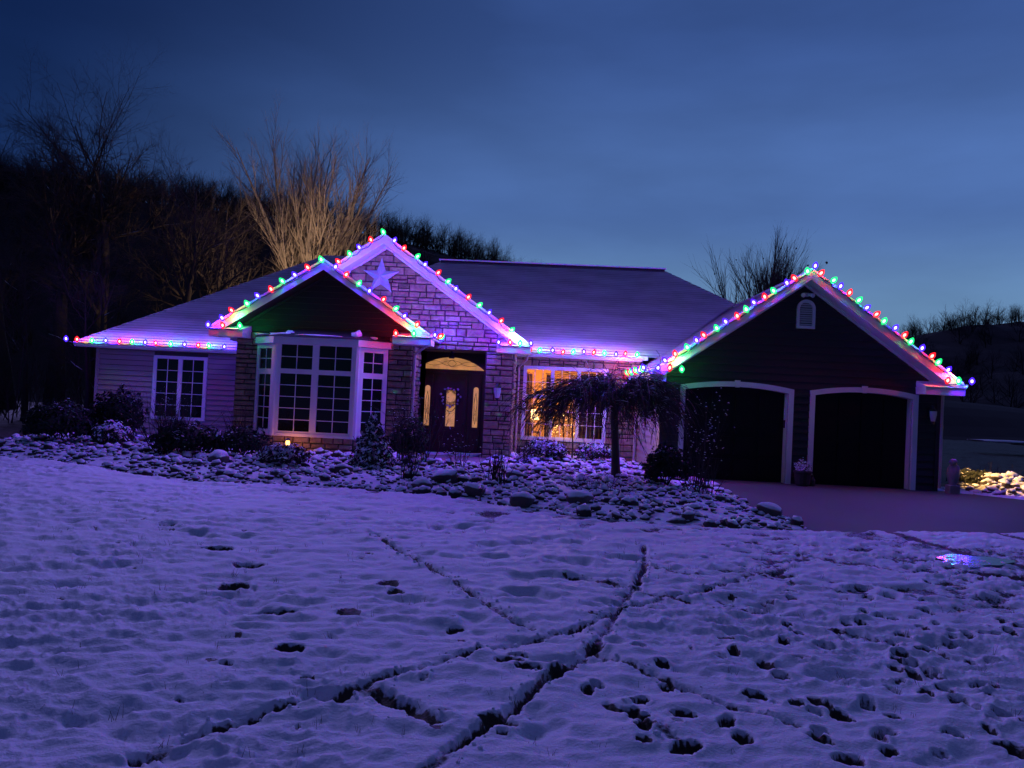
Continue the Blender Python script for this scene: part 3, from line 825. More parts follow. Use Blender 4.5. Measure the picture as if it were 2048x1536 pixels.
# --- wall cores
def core(name, mat, *boxes):
    m = MB()
    for b in boxes: m.box(*b)
    return m.build(name, mat, house)
core("wall", M['sheathing'], (-15.42,-9.0,26.3,26.5,-.4,3.2), (-15.42,-15.22,26.5,37,-.4,3.2))
core("wall", M['mortar'], (-9.1,-3.78,22.75,22.95,-.4,3.75), (-9.1,-8.9,22.95,26.3,-.4,3.75), (-3.98,-3.78,22.95,26.3,-.4,3.6))
gz = MB(); gz.prism([(-9.1,22.75,3.75),(-3.78,22.75,3.75),(-6.4,22.75,5.42)], (0,.12,0)); gz.build("wall", M['sheathing'], house)
sg = MB()
sg.prism([(-9.2,24.02,3.40),(-.84,24.02,3.40),(-.84,24.02,3.72),(-4.98,24.02,6.55),(-9.2,24.02,3.66)], (0,.2,0))
sg.box(-1.68,-.84,24.02,24.22,-.4,3.40); sg.box(-1.04,-.84,24.22,26.3,-.4,3.6); sg.box(-1.70,-1.68,24.02,25.6,-.1,3.4)
sg.build("wall", M['mortar'], house)
core("wall", M['mortar'], (-1.0,-.47,26.32,26.5,-.4,3.5), (2.27,3.5,26.32,26.5,-.4,3.5), (-.47,2.27,26.32,26.5,-.4,.66), (-.47,2.27,26.32,26.5,3.05,3.5))
D1, D2 = (4.04, 6.87), (7.58, 10.23)
gm = MB()
for a, b_ in ((3.42,D1[0]), (D1[1],D2[0]), (D2[1],10.92)): gm.box(a, b_, 21.42, 21.6, -.1, 2.6)
gm.prism([(3.42,21.42,2.6),(10.92,21.42,2.6),(10.92,21.42,2.9),(7.18,21.42,5.52),(3.42,21.42,2.9)], (0,.18,0))
gm.box(3.42, 3.6, 21.6, 26.3, -.3, 2.95); gm.box(10.74, 10.92, 21.6, 34, -.3, 2.95)
gm.build("wall", M['sheathing'], house)
core("wall", M['sheathing'], (-15.4,10.9,37.2,37.4,-.4,3.2))
# --- siding
planks((0,26.3), FU, FN, -15.42, -9.0, -.36, 3.1, .178, M['siding'], None, [(-13.40,-11.50,.68,2.90)])
planks((0,21.42), FU, FN, 3.42, 10.92, 0.0, 5.6, .20, M['shaded_garage_siding'], [(3.40,0),(10.94,0),(10.94,2.88),(7.18,5.50),(3.40,2.88)],
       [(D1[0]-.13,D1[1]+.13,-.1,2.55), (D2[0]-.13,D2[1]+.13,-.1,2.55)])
planks((3.42,0), (0,1), (-1,0), 21.44, 26.3, -.3, 2.85, .19, M['siding'])
planks((0,22.75), FU, FN, -9.1, -3.78, 3.62, 5.5, .18, M['shaded_siding'], [(-9.1,3.55),(-3.78,3.55),(-3.78,3.72),(-6.4,5.40),(-9.1,3.72)])
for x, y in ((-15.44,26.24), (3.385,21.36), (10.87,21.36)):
    hb("corner_board", M['siding' if x < 0 else 'shaded_garage_siding'], x, x+.10, y, y+.12, -.3, 3.05 if x < 0 else 2.86)
# --- stone veneer
ST = []
stone_rows((0,24.02), FU, FN, -6.6, -.84, 3.40, 6.6, [(-9.2,3.4),(-.84,3.4),(-.84,3.66),(-4.98,6.50),(-9.2,3.64)], (), store=ST, wmin=.20, wmax=.58, hmin=.12, hmax=.26)
stone_rows((0,24.02), FU, FN, -1.68, -.84, -.30, 3.40, store=ST, wmin=.2, wmax=.5)
stone_rows((-.84,0), (0,1), (1,0), 24.02, 26.3, -.30, 3.55, store=ST, wmin=.3, wmax=.7)
stone_rows((0,26.32), FU, FN, -.84, 3.42, -.35, 3.50, None, [(-.53,2.33,.60,3.11)], store=ST, wmin=.22, wmax=.6)
BAYP = [(-8.45,22.75), (-7.62,22.02), (-5.28,22.02), (-4.50,22.75)]
stone_rows((0,22.75), FU, FN, -9.1, -8.45, -.35, 3.62, store=ST, hmin=.12, hmax=.2)
stone_rows((0,22.75), FU, FN, -4.50, -3.78, -.35, 3.62, store=ST, hmin=.12, hmax=.2)
def seg(a, b):
    d = Vector((b[0]-a[0], b[1]-a[1])); L = d.length; d /= L
    return a, (d.x, d.y), (d.y, -d.x), L
for a, b_ in zip(BAYP[:-1], BAYP[1:]):
    o, u, n, L = seg(a, b_)
    stone_rows(o, u, n, 0, L, -.35, .60, store=ST, wmin=.2, wmax=.5, hmin=.12, hmax=.2)
stone_rows((-3.78,0), (0,1), (1,0), 22.75, 24.0, -.35, 3.4, store=ST)
build_stones(ST, 300)
bm_ = MB(); bm_.prism([(x, y, -.4) for x, y in BAYP], (0, 0, 1.02)); bm_.build("bay_base", M['mortar'], house)

# --- windows
def window(o, u, n, a0, a1, z0, z1, lights, fr=.07, glass='pane', d=.03, depth=.06, label=None):
    """lights: list of (u0,u1,z0,z1,cols,rows) fractions of the opening"""
    m = MB()
    X0, X1, Z0, Z1 = a0, a1, z0, z1
    m.obox(o, u, n, X0-fr, X0, Z0-fr, Z1+fr, 0, depth); m.obox(o, u, n, X1, X1+fr, Z0-fr, Z1+fr, 0, depth)
    m.obox(o, u, n, X0, X1, Z1, Z1+fr, 0, depth); m.obox(o, u, n, X0, X1, Z0-fr, Z0, 0, depth+.03)
    w = m.build("window", M['trim'], house)
    if label: w["label"] = label
    us = sorted({round(q, 4) for L in lights for q in L[:2]}); 
    bars = MB()
    for (b0, b1, y0, y1) in fill_bars(lights, X0, X1, Z0, Z1):
        bars.obox(o, u, n, b0, b1, y0, y1, .0, depth-.006)
    if bars.v: bars.build("mullion", M['trim'], w)
    for (l0, l1, y0, y1, nc, nr) in lights:
        pw, ph = (l1-l0)/nc, (y1-y0)/nr
        for i in range(nc):
            for j in range(nr):
                p = MB(); p.obox(o, u, n, l0+pw*i+.004, l0+pw*(i+1)-.004, y0+ph*j+.004, y0+ph*(j+1)-.004, .010, .016)
                p.build("pane", M[glass], w)
        for i in range(1, nc):
            p = MB(); p.obox(o, u, n, l0+pw*i-.011, l0+pw*i+.011, y0, y1, .004, .032); p.build("muntin", M['trim'], w)
        for j in range(1, nr):
            p = MB(); p.obox(o, u, n, l0, l1, y0+ph*j-.011, y0+ph*j+.011, .005, .030); p.build("muntin", M['trim'], w)
    return w
def fill_bars(lights, X0, X1, Z0, Z1):
    """solid members between the lights"""
    xs = sorted({X0, X1, *[q for L in lights for q in L[:2]]}); zs = sorted({Z0, Z1, *[q for L in lights for q in L[2:4]]})
    out = []
    for i in range(len(xs)-1):
        for j in range(len(zs)-1):
            cx, cz = (xs[i]+xs[i+1])/2, (zs[j]+zs[j+1])/2
            if not any(L[0] < cx < L[1] and L[2] < cz < L[3] for L in lights) and xs[i+1]-xs[i] > .004 and zs[j+1]-zs[j] > .004:
                out.append((xs[i], xs[i+1], zs[j], zs[j+1]))
    return out
window((0,26.3), FU, FN, -13.33, -11.57, .75, 2.82, [(-13.28,-12.52,.79,2.78,2,5), (-12.38,-11.62,.79,2.78,2,5)], label="twin casement window in the left siding wall")
window((0,26.32), FU, FN, -.47, 2.27, .66, 3.05,
       [(-.42,.40,.72,2.02,3,3), (.52,1.30,.72,2.02,3,3), (1.42,2.22,.72,2.02,3,3), (-.42,.40,2.14,3.0,3,2), (.52,1.30,2.14,3.0,3,2), (1.42,2.22,2.14,3.0,3,2)],
       glass='clear', label="wide triple window with a lit room behind it")
# bay
o, u, n, L = seg(BAYP[1], BAYP[2])
window(o, u, n, .10, L-.10, .68, 3.30, [(.14,1.06,.74,2.40,2,5),(1.25,L-.14,.74,2.40,2,5),(.14,1.06,2.54,3.24,2,2),(1.25,L-.14,2.54,3.24,2,2)], label="front face of the bay window")
for s_, (a, b_) in enumerate(((BAYP[0], BAYP[1]), (BAYP[2], BAYP[3]))):
    o, u, n, L = seg(a, b_)
    window(o, u, n, .13, L-.13, .70, 3.18, [(.20,L-.20,.76,2.36,2,5),(.20,L-.20,2.52,3.12,2,2)], label=("left" if s_ == 0 else "right")+" angled face of the bay window")
cm = MB(); cm.prism([(x, y+.02, .62) for x, y in BAYP], (0, 0, 2.75)); cm.build("bay_core", M['door_dark'], house)
for k, (x, y) in enumerate(BAYP[1:3]):
    m = MB(); m.lathe((x, y+.02, .60), [(.10, 0), (.10, 2.72)], 8); m.build("bay_post", M['trim'], house)
def offs(P, d):
    return [(P[0][0]-d*.9, P[0][1]), (P[1][0]-d*.42, P[1][1]-d), (P[2][0]+d*.42, P[2][1]-d), (P[3][0]+d*.9, P[3][1])]
m = MB(); m.prism([(x, y, 3.26) for x, y in offs(BAYP, .16)], (0, 0, .20)); m.build("bay_header", M['trim'], house)
m = MB()
a = [(x, y, 3.47) for x, y in offs(BAYP, .20)]; b2 = [(-7.9,22.74,3.74),(-7.2,22.6,3.74),(-5.7,22.6,3.74),(-5.0,22.74,3.74)]
for k in range(3): m.quad(a[k], a[k+1], b2[k+1], b2[k])
m.poly(b2); m.poly(list(reversed(a))); m.build("bay_roof", M['ridge'], house)
m = MB(); m.prism([(x, y, .59) for x, y in offs(BAYP, .05)], (0, 0, .06)); m.build("bay_sill", M['trim'], house)
for (x, y, sx, sy, sz, r) in [(-7.55,22.15,.55,.12,.05,0), (-7.35,22.3,.22,.16,.14,0), (-6.4,22.0,.9,.07,.035,0), (-5.35,22.2,.20,.16,.22,0), (-5.0,22.4,.34,.10,.06,-.5), (-5.6,22.3,.25,.1,.06,0), (-8.2,22.5,.4,.10,.04,.6)]:
    me = mesh_np("snow_lump", lumpy(IV1, .16, int(1000*(x+20)), 1.0, 1.6)*[sx*.75, sy, sz], IF1, M['snow'])
    ob = bpy.data.objects.new("snow_lump", me); COL.objects.link(ob)
    ob.parent = house; ob.location = Vector((x, y-.02, 3.53))-house.location; ob.rotation_euler = (0, 0, r)

# --- entry porch with front door
DY = 25.45
core("porch_wall", M['front_door'], (-4.02,-3.78,24.2,DY+.2,-.1,3.42), (-3.78,-1.70,DY+.06,DY+.2,-.1,3.42))
hb("porch_ceiling", M['sheathing'], -3.9, -1.5, 24.22, DY+.1, 3.40, 3.52)
hb("porch_floor", M['path'], -3.78, -1.70, 23.9, DY+.06, -.2, .05)
dr = MB(); dr.box(-3.40, -2.36, DY-.01, DY+.05, .07, 2.66); door = dr.build("front_door", M['front_door'], house)
hb("lower_panel", M['front_door'], -3.24, -2.52, DY-.03, DY-.012, .18, .80, door)
m = MB(); m.box(-3.04, -2.74, DY-.028, DY-.012, .95, 2.15); m.build("door_glass", M['lit_glass'], door)
m = MB(); m.lathe((-2.44, DY-.05, 1.05), [(.02,-.02),(.035,.0),(.02,.03)], 8); m.build("door_knob", M['black_iron'], door)
def arch_pts(x0, x1, zb, zside, ztop, y, k=16):
    w = (x1-x0)/2; c = (x0+x1)/2; rise = ztop-zside
    R = (w*w+rise*rise)/(2*rise); th = math.asin(min(1, w/R))
    return [(c+R*math.sin(t), y, ztop-R+R*math.cos(t)) for t in [th-2*th*i/k for i in range(k+1)]]
def lead_lines(parent, lines, y):
    m = MB()
    for path in lines: m.tube([(x, y, z) for x, z in path], .006, 4)
    m.build("lead_came", M['lead'], parent)
for x0, x1 in ((-3.78,-3.57), (-2.17,-1.96)):
    fr_ = MB(); fr_.box(x0-.05, x1+.05, DY-.005, DY+.055, .07, 2.66); sl = fr_.build("sidelight", M['front_door'], house)
    c = (x0+x1)/2; w = (x1-x0)/2-.02
    pts = [(c-w, DY-.02, .95), (c+w, DY-.02, .95)] + [(c+w*math.cos(t), DY-.02, 2.20+w*math.sin(t)) for t in np.linspace(0, math.pi, 9)]
    m = MB(); m.prism(pts, (0, .012, 0)); m.build("sidelight_glass", M['lit_glass'], sl)
    ls = []
    for s_ in (-1, 1):
        ls.append([(c+s_*w*.62*math.sin(math.pi*t), 1.05+1.05*t) for t in np.linspace(0, 1, 12)])
        ls.append([(c+s_*w*.62*math.cos(math.pi*t*1.5), 1.15+.9*t) for t in np.linspace(0, 1, 14)])
    lead_lines(sl, ls, DY-.024)
ap = arch_pts(-3.98, -1.84, 2.84, 2.86, 3.24, DY-.02)
m = MB(); m.prism([(-3.98, DY-.02, 2.84), (-1.84, DY-.02, 2.84)]+ap, (0, .02, 0)); tr = m.build("transom_window", M['lit_glass'], house)
c = -2.91
ls = [[(c+s_*.32*math.sin(math.pi*t)*sg_+0, 2.93+.22*t) for t in np.linspace(0, 1, 8)] for s_ in (-1, 1) for sg_ in (1, .45)]
ls += [[(c+s_*(.3+.55*t), 3.03+.08*math.sin(math.pi*t)) for t in np.linspace(0, 1, 9)] for s_ in (-1, 1)] + [[(c+s_*(.3+.62*t), 3.03-.07*math.sin(math.pi*t)) for t in np.linspace(0, 1, 9)] for s_ in (-1, 1)]
lead_lines(tr, ls, DY-.026)
m = MB()
outer = arch_pts(-4.0, -1.70, 2.8, 2.93, 3.38, DY-.03); inner = arch_pts(-3.98, -1.84, 2.84, 2.86, 3.24, DY-.03)
for k in range(len(inner)-1): m.prism([outer[k], outer[k+1], inner[k+1], inner[k]], (0, .05, 0))
m.box(-4.0, -1.70, DY-.03, DY+.04, 2.72, 2.838); m.build("transom_frame", M['front_door'], house)
m = MB(); m.lathe((-2.85, 24.7, 3.22), [(.03,.18),(.06,.12),(.11,.0),(.08,-.05)], 10); pl_ = m.build("porch_lamp", M['black_iron'], house)

# --- garage doors
for k, (x0, x1) in enumerate((D1, D2)):
    m = MB(); m.box(x0+.002, x1-.002, 21.66, 21.72, 0.0, 2.66); gd = m.build("garage_door", M['door_dark'], house)
    gd["label"] = ("left" if k == 0 else "right")+" dark arched garage door"
    for r in range(4):
        for q in range(4):
            w = (x1-x0-.2)/4
            p = MB(); p.box(x0+.1+w*q+.05, x0+.1+w*(q+1)-.05, 21.635, 21.66, .09+.62*r, .09+.62*r+.5); p.build("door_panel", M['door_dark'], gd)
    zs, zt = 2.47, 2.60
    inn = arch_pts(x0, x1, 0, zs, zt, 21.33); out = arch_pts(x0-.13, x1+.13, 0, zs+.12, zt+.14, 21.33)
    m = MB()
    m.box(x0-.13, x0, 21.33, 21.44, .0, zs); m.box(x1, x1+.13, 21.33, 21.44, .0, zs)
    for i in range(len(inn)-1): m.prism([out[i], out[i+1], inn[i+1], inn[i]], (0, .11, 0))
    m.prism([(x1, 21.33, zs), (x1+.13, 21.33, zs), out[0], inn[0]], (0, .11, 0)); m.prism([(x0-.13, 21.33, zs), (x0, 21.33, zs), inn[-1], out[-1]], (0, .11, 0))
    gf = m.build("garage_door_frame", M['trim'], house)
    m = MB(); m.box(x0, x0+.025, 21.44, 21.66, 0, zs); m.box(x1-.025, x1, 21.44, 21.66, 0, zs)
    for i in range(len(inn)-1):
        m.prism([(inn[i][0], 21.44, inn[i][2]), (inn[i+1][0], 21.44, inn[i+1][2]), (inn[i+1][0], 21.44, inn[i+1][2]+.12), (inn[i][0], 21.44, inn[i][2]+.12)], (0, .215, 0))
    m.build("jamb", M['trim'], gf)
    c = (x0+x1)/2; m = MB(); m.prism([(c-.055, 21.315, zt-.02), (c+.055, 21.315, zt-.02), (c+.075, 21.315, zt+.18), (c-.075, 21.315, zt+.18)], (0, .05, 0)); m.build("keystone", M['trim'], gf)
hb("keypad", M['pot'], D1[1]-.055, D1[1]-.026, 21.50, 21.58, 1.52, 1.74)
# gable vent
vx0, vx1, vz0, vz1 = 6.99, 7.49, 4.28, 4.83
m = MB(); va = arch_pts(vx0, vx1, 0, vz1, vz1+.25, 21.33, 14); vb = arch_pts(vx0+.075, vx1-.075, 0, vz1, vz1+.175, 21.33, 14)
m.box(vx0, vx0+.075, 21.33, 21.40, vz0, vz1); m.box(vx1-.075, vx1, 21.33, 21.40, vz0, vz1); m.box(vx0+.075, vx1-.075, 21.33, 21.40, vz0, vz0+.08)
for i in range(len(va)-1): m.prism([va[i], va[i+1], vb[i+1], vb[i]], (0, .07, 0))
vent = m.build("gable_vent", M['trim'], house)
for i in range(11):
    z = vz0+.10+.06*i
    hw = .175 if z < vz1 else math.sqrt(max(.0004, .175**2-(z-vz1)**2))
    m = MB(); c = (vx0+vx1)/2; m.prism([(c-hw, 21.345, z), (c-hw, 21.345, z+.012), (c-hw, 21.40, z+.052), (c-hw, 21.40, z+.04)], (2*hw, 0, 0)); m.build("vent_slat", M['trim'], vent)
m = MB(); m.box(7.16, 7.28, 21.30, 21.38, 5.16, 5.26); fl = m.build("flood_light", M['trim'], house)
for s_ in (-1, 1):
    m = MB(); m.tube([(7.22+s_*.04, 21.28, 5.22), (7.22+s_*.14, 21.16, 5.17)], [.035, .065], 8); m.build("lamp_head", M['trim'], fl)
# wall lanterns
def lantern(x, y, z, s=1.0, lab=None):
    m = MB()
    m.box(x-.05*s, x+.05*s, y-.03, y, z-.12*s, z+.16*s)
    m.tube([(x, y-.03, z+.10*s), (x, y-.10*s, z+.20*s), (x, y-.17*s, z+.19*s), (x, y-.17*s, z+.12*s)], .012*s, 6)
    m.lathe((x, y-.17*s, z), [(.10*s,.05*s),(.085*s,.08*s),(.03*s,.14*s),(.012*s,.17*s)], 8)
    m.lathe((x, y-.17*s, z), [(.015*s,-.26*s),(.05*s,-.22*s),(.06*s,-.20*s)], 8)
    ln = m.build("wall_lantern", M['black_iron'], house)
    if lab: ln["label"] = lab
    g = MB(); g.lathe((x, y-.17*s, z), [(.052*s,-.198*s),(.085*s,-.05*s),(.088*s,.05*s)], 8); g.build("lantern_glass", M['lglass'], ln)
lg, nt, b = new_mat("seeded_glass"); b.inputs["Base Color"].default_value = (.45,.45,.48,1); b.inputs["Roughness"].default_value = .1; b.inputs["Specular IOR Level"].default_value = .8
M['lglass'] = lg
lantern(-1.27, 23.96, 2.22, 1.25, "lantern on the stone pillar beside the front door")
lantern(3.68, 21.40, 2.10, 1.1, "lantern left of the garage doors")
lantern(10.70, 21.40, 2.12, 1.1, "lantern right of the garage doors")

# --- roofs
def roof_plane(name, o, e, w, poly, mat=None, course=.17):
    """o eave corner, e unit along the eave, w unit up the slope, poly in (s,t)"""
    o = Vector(o); e = Vector(e).normalized(); w = Vector(w).normalized(); nn = e.cross(w)
    if nn.z < 0: nn = -nn
    if area(poly) < 0: poly = list(reversed(poly))
    m = MB(); lip = []
    tmax = max(p[1] for p in poly); s0 = min(p[0] for p in poly)-1; s1 = max(p[0] for p in poly)+1
    P = lambda q, h: tuple(o+e*q[0]+w*q[1]+nn*h)
    def add(pts, hf, lv):
        pts3 = [P(q, hf(q)) for q in pts]
        a = Vector(pts3[0]); nrm = Vector((0,0,0))
        for k in range(1, len(pts3)-1): nrm += (Vector(pts3[k])-a).cross(Vector(pts3[k+1])-a)
        if nrm.dot(nn) < 0: pts3.reverse()
        m.poly(pts3); lip.extend([lv]*len(pts3))
    t = 0
    while t < tmax-.005:
        t2 = min(t+course, tmax); tm = min(t+.034, t2)
        for (a, b_, lv) in ((t, tm, 1.0), (tm, t2, 0.0)):
            c = clip_half(clip_half(poly, 0, 1, -a), 0, -1, b_)
            if len(c) >= 3 and abs(area(c)) > 1e-5: add(c, lambda q: .024*(1-(q[1]-t)/course) if q[1] > t+1e-6 or t == 0 else .024, lv)
        t = t2
    # underside
    pts = [P(q, -.05) for q in poly]; m.poly(list(reversed(pts))); lip.extend([0]*len(pts))
    ob = m.build(name, mat or M['roof'], house)
    at = ob.data.attributes.new("lip", 'FLOAT', 'POINT'); at.data.foreach_set("value", lip)
    return ob
def gable_roof(px, pz, xl, xr, ze, yf, yb_ridge, yb_eave):
    for xe, sgn in ((xl, 1), (xr, -1)):
        W = Vector((px-xe, 0, pz-ze)); L = W.length
        roof_plane("roof_slope", (xe, yf, ze), (0, 1, 0), W, [(0,0),(yb_eave-yf,0),(yb_ridge-yf,L),(0,L)])
def hip_roof(x0, x1, y0, z, run, slope, xr0, xr1):
    r = slope
    L = run*math.sqrt(1+r*r)
    wv = Vector((0, 1, r))
    roof_plane("roof_slope", (x0, y0, z), (1,0,0), wv, [(0,0),(x1-x0,0),(xr1-x0,L),(xr0-x0,L)])
    roof_plane("roof_slope", (x0, y0+2*run, z), (1,0,0), Vector((0,-1,r)), [(0,0),(x1-x0,0),(xr1-x0,L),(xr0-x0,L)], course=1.0)
    hl = Vector((xr0-x0, 0, r*run)); roof_plane("roof_hip", (x0, y0, z), (0,1,0), hl, [(0,0),(2*run,0),(run,hl.length)], course=.4)
    hr = Vector((xr1-x1, 0, r*run)); roof_plane("roof_hip", (x1, y0, z), (0,1,0), hr, [(0,0),(2*run,0),(run,hr.length)], course=.4)
hip_roof(-15.95, -2.0, 25.85, 3.25, 6.6, .67, -9.35, -7.0)
hip_roof(-10.25, 10.9, 25.86, 3.60, 5.95, .655, -4.3, 4.95)
GAR = (7.18, 5.85, 3.08, 11.28, 2.95, 20.88); STG = (-4.98, 6.86, -9.6, -.34, 3.66, 23.48); SMG = (-6.40, 5.76, -9.58, -3.22, 3.72, 22.08)
gable_roof(*GAR, 29.4, 26.2); gable_roof(*STG, 31.0, 26.0); gable_roof(*SMG, 27.5, 24.0)
m = MB(); m.box(-4.3, 4.95, 31.72, 31.90, 7.44, 7.555); rv = m.build("ridge_vent", M['ridge'], house)
m = MB(); m.box(-4.38, 5.0, 31.70, 31.95, 7.555, 7.605); m.build("ridge_snow", M['snow'], house)
# rakes, soffits, returns
def rake(px, pz, xl, xr, ze, yf, ywall, dz=.30, under='trim'):
    for xe in (xl, xr):
        s_ = 1 if xe < px else -1
        m = MB()
        m.prism([(xe, yf-.03, ze-.02), (px, yf-.03, pz-.02), (px, yf-.03, pz-dz), (xe, yf-.03, ze-dz)], (0, .045, 0)); m.build("rake_board", M['trim'], house)
        m = MB()
        m.prism([(xe, yf+.016, ze-dz+.03), (px, yf+.016, pz-dz+.03), (px, yf+.016, pz-dz-.0), (xe, yf+.016, ze-dz-.0)], (0, ywall-yf-.016, 0)); m.build("soffit", M[under], house)
        m = MB()
        q = .09
        m.prism([(xe+s_*.3, ywall-.055, ze-dz+.3*s_*(pz-ze)/(px-xe)), (px, ywall-.055, pz-dz-.004), (px, ywall-.055, pz-dz-q), (xe+s_*.3, ywall-.055, ze-dz-q+.3*s_*(pz-ze)/(px-xe))], (0, .05, 0)); m.build("frieze_board", M[under], house)
        m = MB()
        m.prism([(xe, yf-.045, ze-.045), (px, yf-.045, pz-.045), (px, yf-.045, pz+.02), (xe, yf-.045, ze+.02)], (0, .10, 0)); m.build("drip_edge", M['trim'], house)
rake(*GAR, 21.42); rake(*STG, 24.0); rake(*SMG, 22.74, under='shaded_siding')
def ret(x0, x1, yf, yw, z0, z1):
    m = MB(); m.box(x0, x1, yf, yw, z0, z1); r_ = m.build("eave_return", M['trim'], house)
    m = MB(); m.add([(x0, yf-.03, z1), (x1, yf-.03, z1), (x1, yw, z1), (x0, yw, z1), (x0, yw-.04, z1+.16), (x1, yw-.04, z1+.16)],
                    [(0,1,5,4), (1,2,5), (0,4,3), (0,3,2,1), (3,4,5,2)]); m.build("return_cap", M['snow'], r_)
ret(-1.34, -.30, 23.40, 24.0, 3.36, 3.58)
ret(-9.66, -8.66, 22.02, 22.74, 3.40, 3.62); ret(-4.28, -3.16, 22.02, 22.74, 3.40, 3.62)
ret(2.99, 3.42, 20.84, 21.42, 2.62, 2.83); ret(10.30, 11.33, 20.84, 21.42, 2.62, 2.83)
# gutters and eaves
def gutter(a, b_, z, n):
    """a-b front line of the eave, n outward"""
    d = Vector((b_[0]-a[0], b_[1]-a[1])); L = d.length; d /= L
    prof = [(0,0), (.07,0), (.09,.05), (.115,.07), (.115,.125), (.10,.125), (.10,.08), (.07,.06), (.01,.02), (.01,.125), (0,.125)]
    m = MB(); m.prism([(a[0]+n[0]*q, a[1]+n[1]*q, z+h) for q, h in prof], (d.x*L, d.y*L, 0)); m.build("gutter", M['trim'], house)
gutter((-15.95,25.82), (-9.1,25.82), 3.10, (0,-1)); hb("soffit", M['trim'], -15.95, -9.1, 25.82, 26.3, 3.06, 3.10); hb("fascia", M['trim'], -15.95, -9.1, 25.82, 25.85, 3.10, 3.24)
gutter((-.84,25.83), (3.42,25.83), 3.45, (0,-1)); hb("soffit", M['trim'], -.84, 3.42, 25.83, 26.32, 3.41, 3.45); hb("fascia", M['trim'], -.84, 3.6, 25.83, 25.86, 3.45, 3.59)
gutter((3.06,20.86), (3.06,25.84), 2.80, (-1,0)); hb("soffit", M['trim'], 3.06, 3.42, 20.9, 26.3, 2.76, 2.80); hb("fascia", M['trim'], 3.06, 3.09, 20.9, 25.83, 2.80, 2.94)
gutter((11.30,20.86), (11.30,34), 2.80, (1,0)); hb("soffit", M['trim'], 10.92, 11.30, 21.42, 34, 2.76, 2.80); hb("fascia", M['trim'], 11.26, 11.30, 20.9, 34, 2.80, 2.94)
gutter((-3.2,22.1), (-3.2,24.0), 3.58, (1,0))
def pipe(path, r=.04):
    m = MB(); m.tube(path, r, 7); m.build("downspout", M['pipe'], house)
M['pipe'] = plain("painted_downspout", (.42,.38,.36), .5, .1, 5)
pipe([(-3.28,22.2,3.55), (-3.30,22.25,3.40), (-3.68,22.62,3.16), (-3.70,22.66,3.0), (-3.70,22.66,-.1)])
pipe([(2.98,25.5,2.80), (2.98,25.55,2.66), (3.30,26.0,2.45), (3.31,26.05,2.3), (3.31,26.05,-.2)], .045)
pipe([(11.0,21.33,2.6), (11.0,21.33,.1)])
pipe([(-.42,25.72,3.44), (-.44,25.8,3.30), (-.70,26.1,3.05), (-.70,26.18,2.9), (-.70,26.18,-.2)], .04)
# ------------------------------------------------------------------ room behind the triple window
RX0, RX1, RY0, RY1 = -.95, 3.38, 26.52, 30.2
for nm, bx in (("room_wall", (RX0,RX1,RY1,RY1+.05,.1,3.2)), ("room_wall", (RX0-.05,RX0,RY0,RY1,.1,3.2)), ("room_wall", (RX1,RX1+.05,RY0,RY1,.1,3.2)), ("room_ceiling", (RX0,RX1,RY0,RY1,3.2,3.25)), ("room_floor", (RX0,RX1,RY0,RY1,.05,.1))):
    hb(nm, M['room_floor'] if nm == "room_floor" else M['room_wall'], *bx)
def curtain(x0, x1, y, z0, z1, mat, label, waves):
    xs = np.linspace(x0, x1, int((x1-x0)*60)+8); m = MB()
    f = [(x, y+.05*math.sin((x-x0)/(x1-x0)*waves*2*math.pi)+.012*math.sin(x*91), 0) for x in xs]
    for k in range(len(f)-1):
        for a, b_ in ((z0, z1),):
            m.quad((f[k][0], f[k][1], a), (f[k+1][0], f[k+1][1], a), (f[k+1][0], f[k+1][1], b_), (f[k][0], f[k][1], b_))
    m.tube([(x0-.05, y, z1+.03), (x1+.05, y, z1+.03)], .015, 6)
    tag(m.build("curtain", mat, None, (x0, y, z0), True), label, "curtain")
curtain(-.50, -.22, 26.72, .3, 2.86, M['curtain'], "amber pleated curtain at the left edge of the lit triple window", 3)
curtain(.26, .46, 26.72, .3, 2.86, M['dark_curtain'], "narrow rust red curtain beside the lamp in the lit window", 2)
curtain(1.34, 2.34, 26.74, .3, 2.9, M['dark_curtain'], "dark drawn curtain behind the right third of the triple window", 7)
bl = thing("window_blind", "wooden slatted blind in the middle of the lit triple window", "blind", (.9, 26.66, 2.3))
for k in range(16):
    z = 2.98-.062*k
    m = MB(); m.prism([(.50, 26.63, z), (.50, 26.635, z+.006), (.50, 26.69, z+.028), (.50, 26.685, z+.022)], (.86, 0, 0)); m.build("slat", M['slat'], bl)
lt = thing("table_lamp", "glowing table lamp on a side table in the lit window", "lamp", (-.18, 27.15, .86))
m = MB(); m.lathe((-.18, 27.15, .86), [(.10,0),(.11,.02),(.04,.06),(.09,.20),(.10,.30),(.03,.40),(.02,.46)], 12); m.build("base", M['room_floor'], lt, smooth=True)
m = MB(); m.lathe((-.18, 27.15, .86), [(.24,.40),(.15,.74),(.149,.74),(.239,.40)], 16); m.build("lamp_shade", M['shade'], lt)
pl = bpy.data.lights.new("lamp_light", 'POINT'); pl.energy = 560; pl.color = (1, .50, .14); pl.shadow_soft_size = .10
po = bpy.data.objects.new("lamp_light", pl); COL.objects.link(po); po.parent = lt; po.location = (0, -.05, .86)
tb = thing("side_table", "dark side table under the glowing lamp", "table", (-.18, 27.15, .1))
m = MB(); m.box(-.5, .14, 26.9, 27.4, .80, .86); m.build("top", M['room_floor'], tb)
for sx in (-.46, .10):
    for sy in (26.94, 27.36):
        m = MB(); m.box(sx-.02, sx+.02, sy-.02, sy+.02, .1, .80); m.build("leg", M['room_floor'], tb)
xt = thing("christmas_tree", "small indoor tree covered in warm fairy lights behind the middle window", "tree", (.95, 27.3, .1))
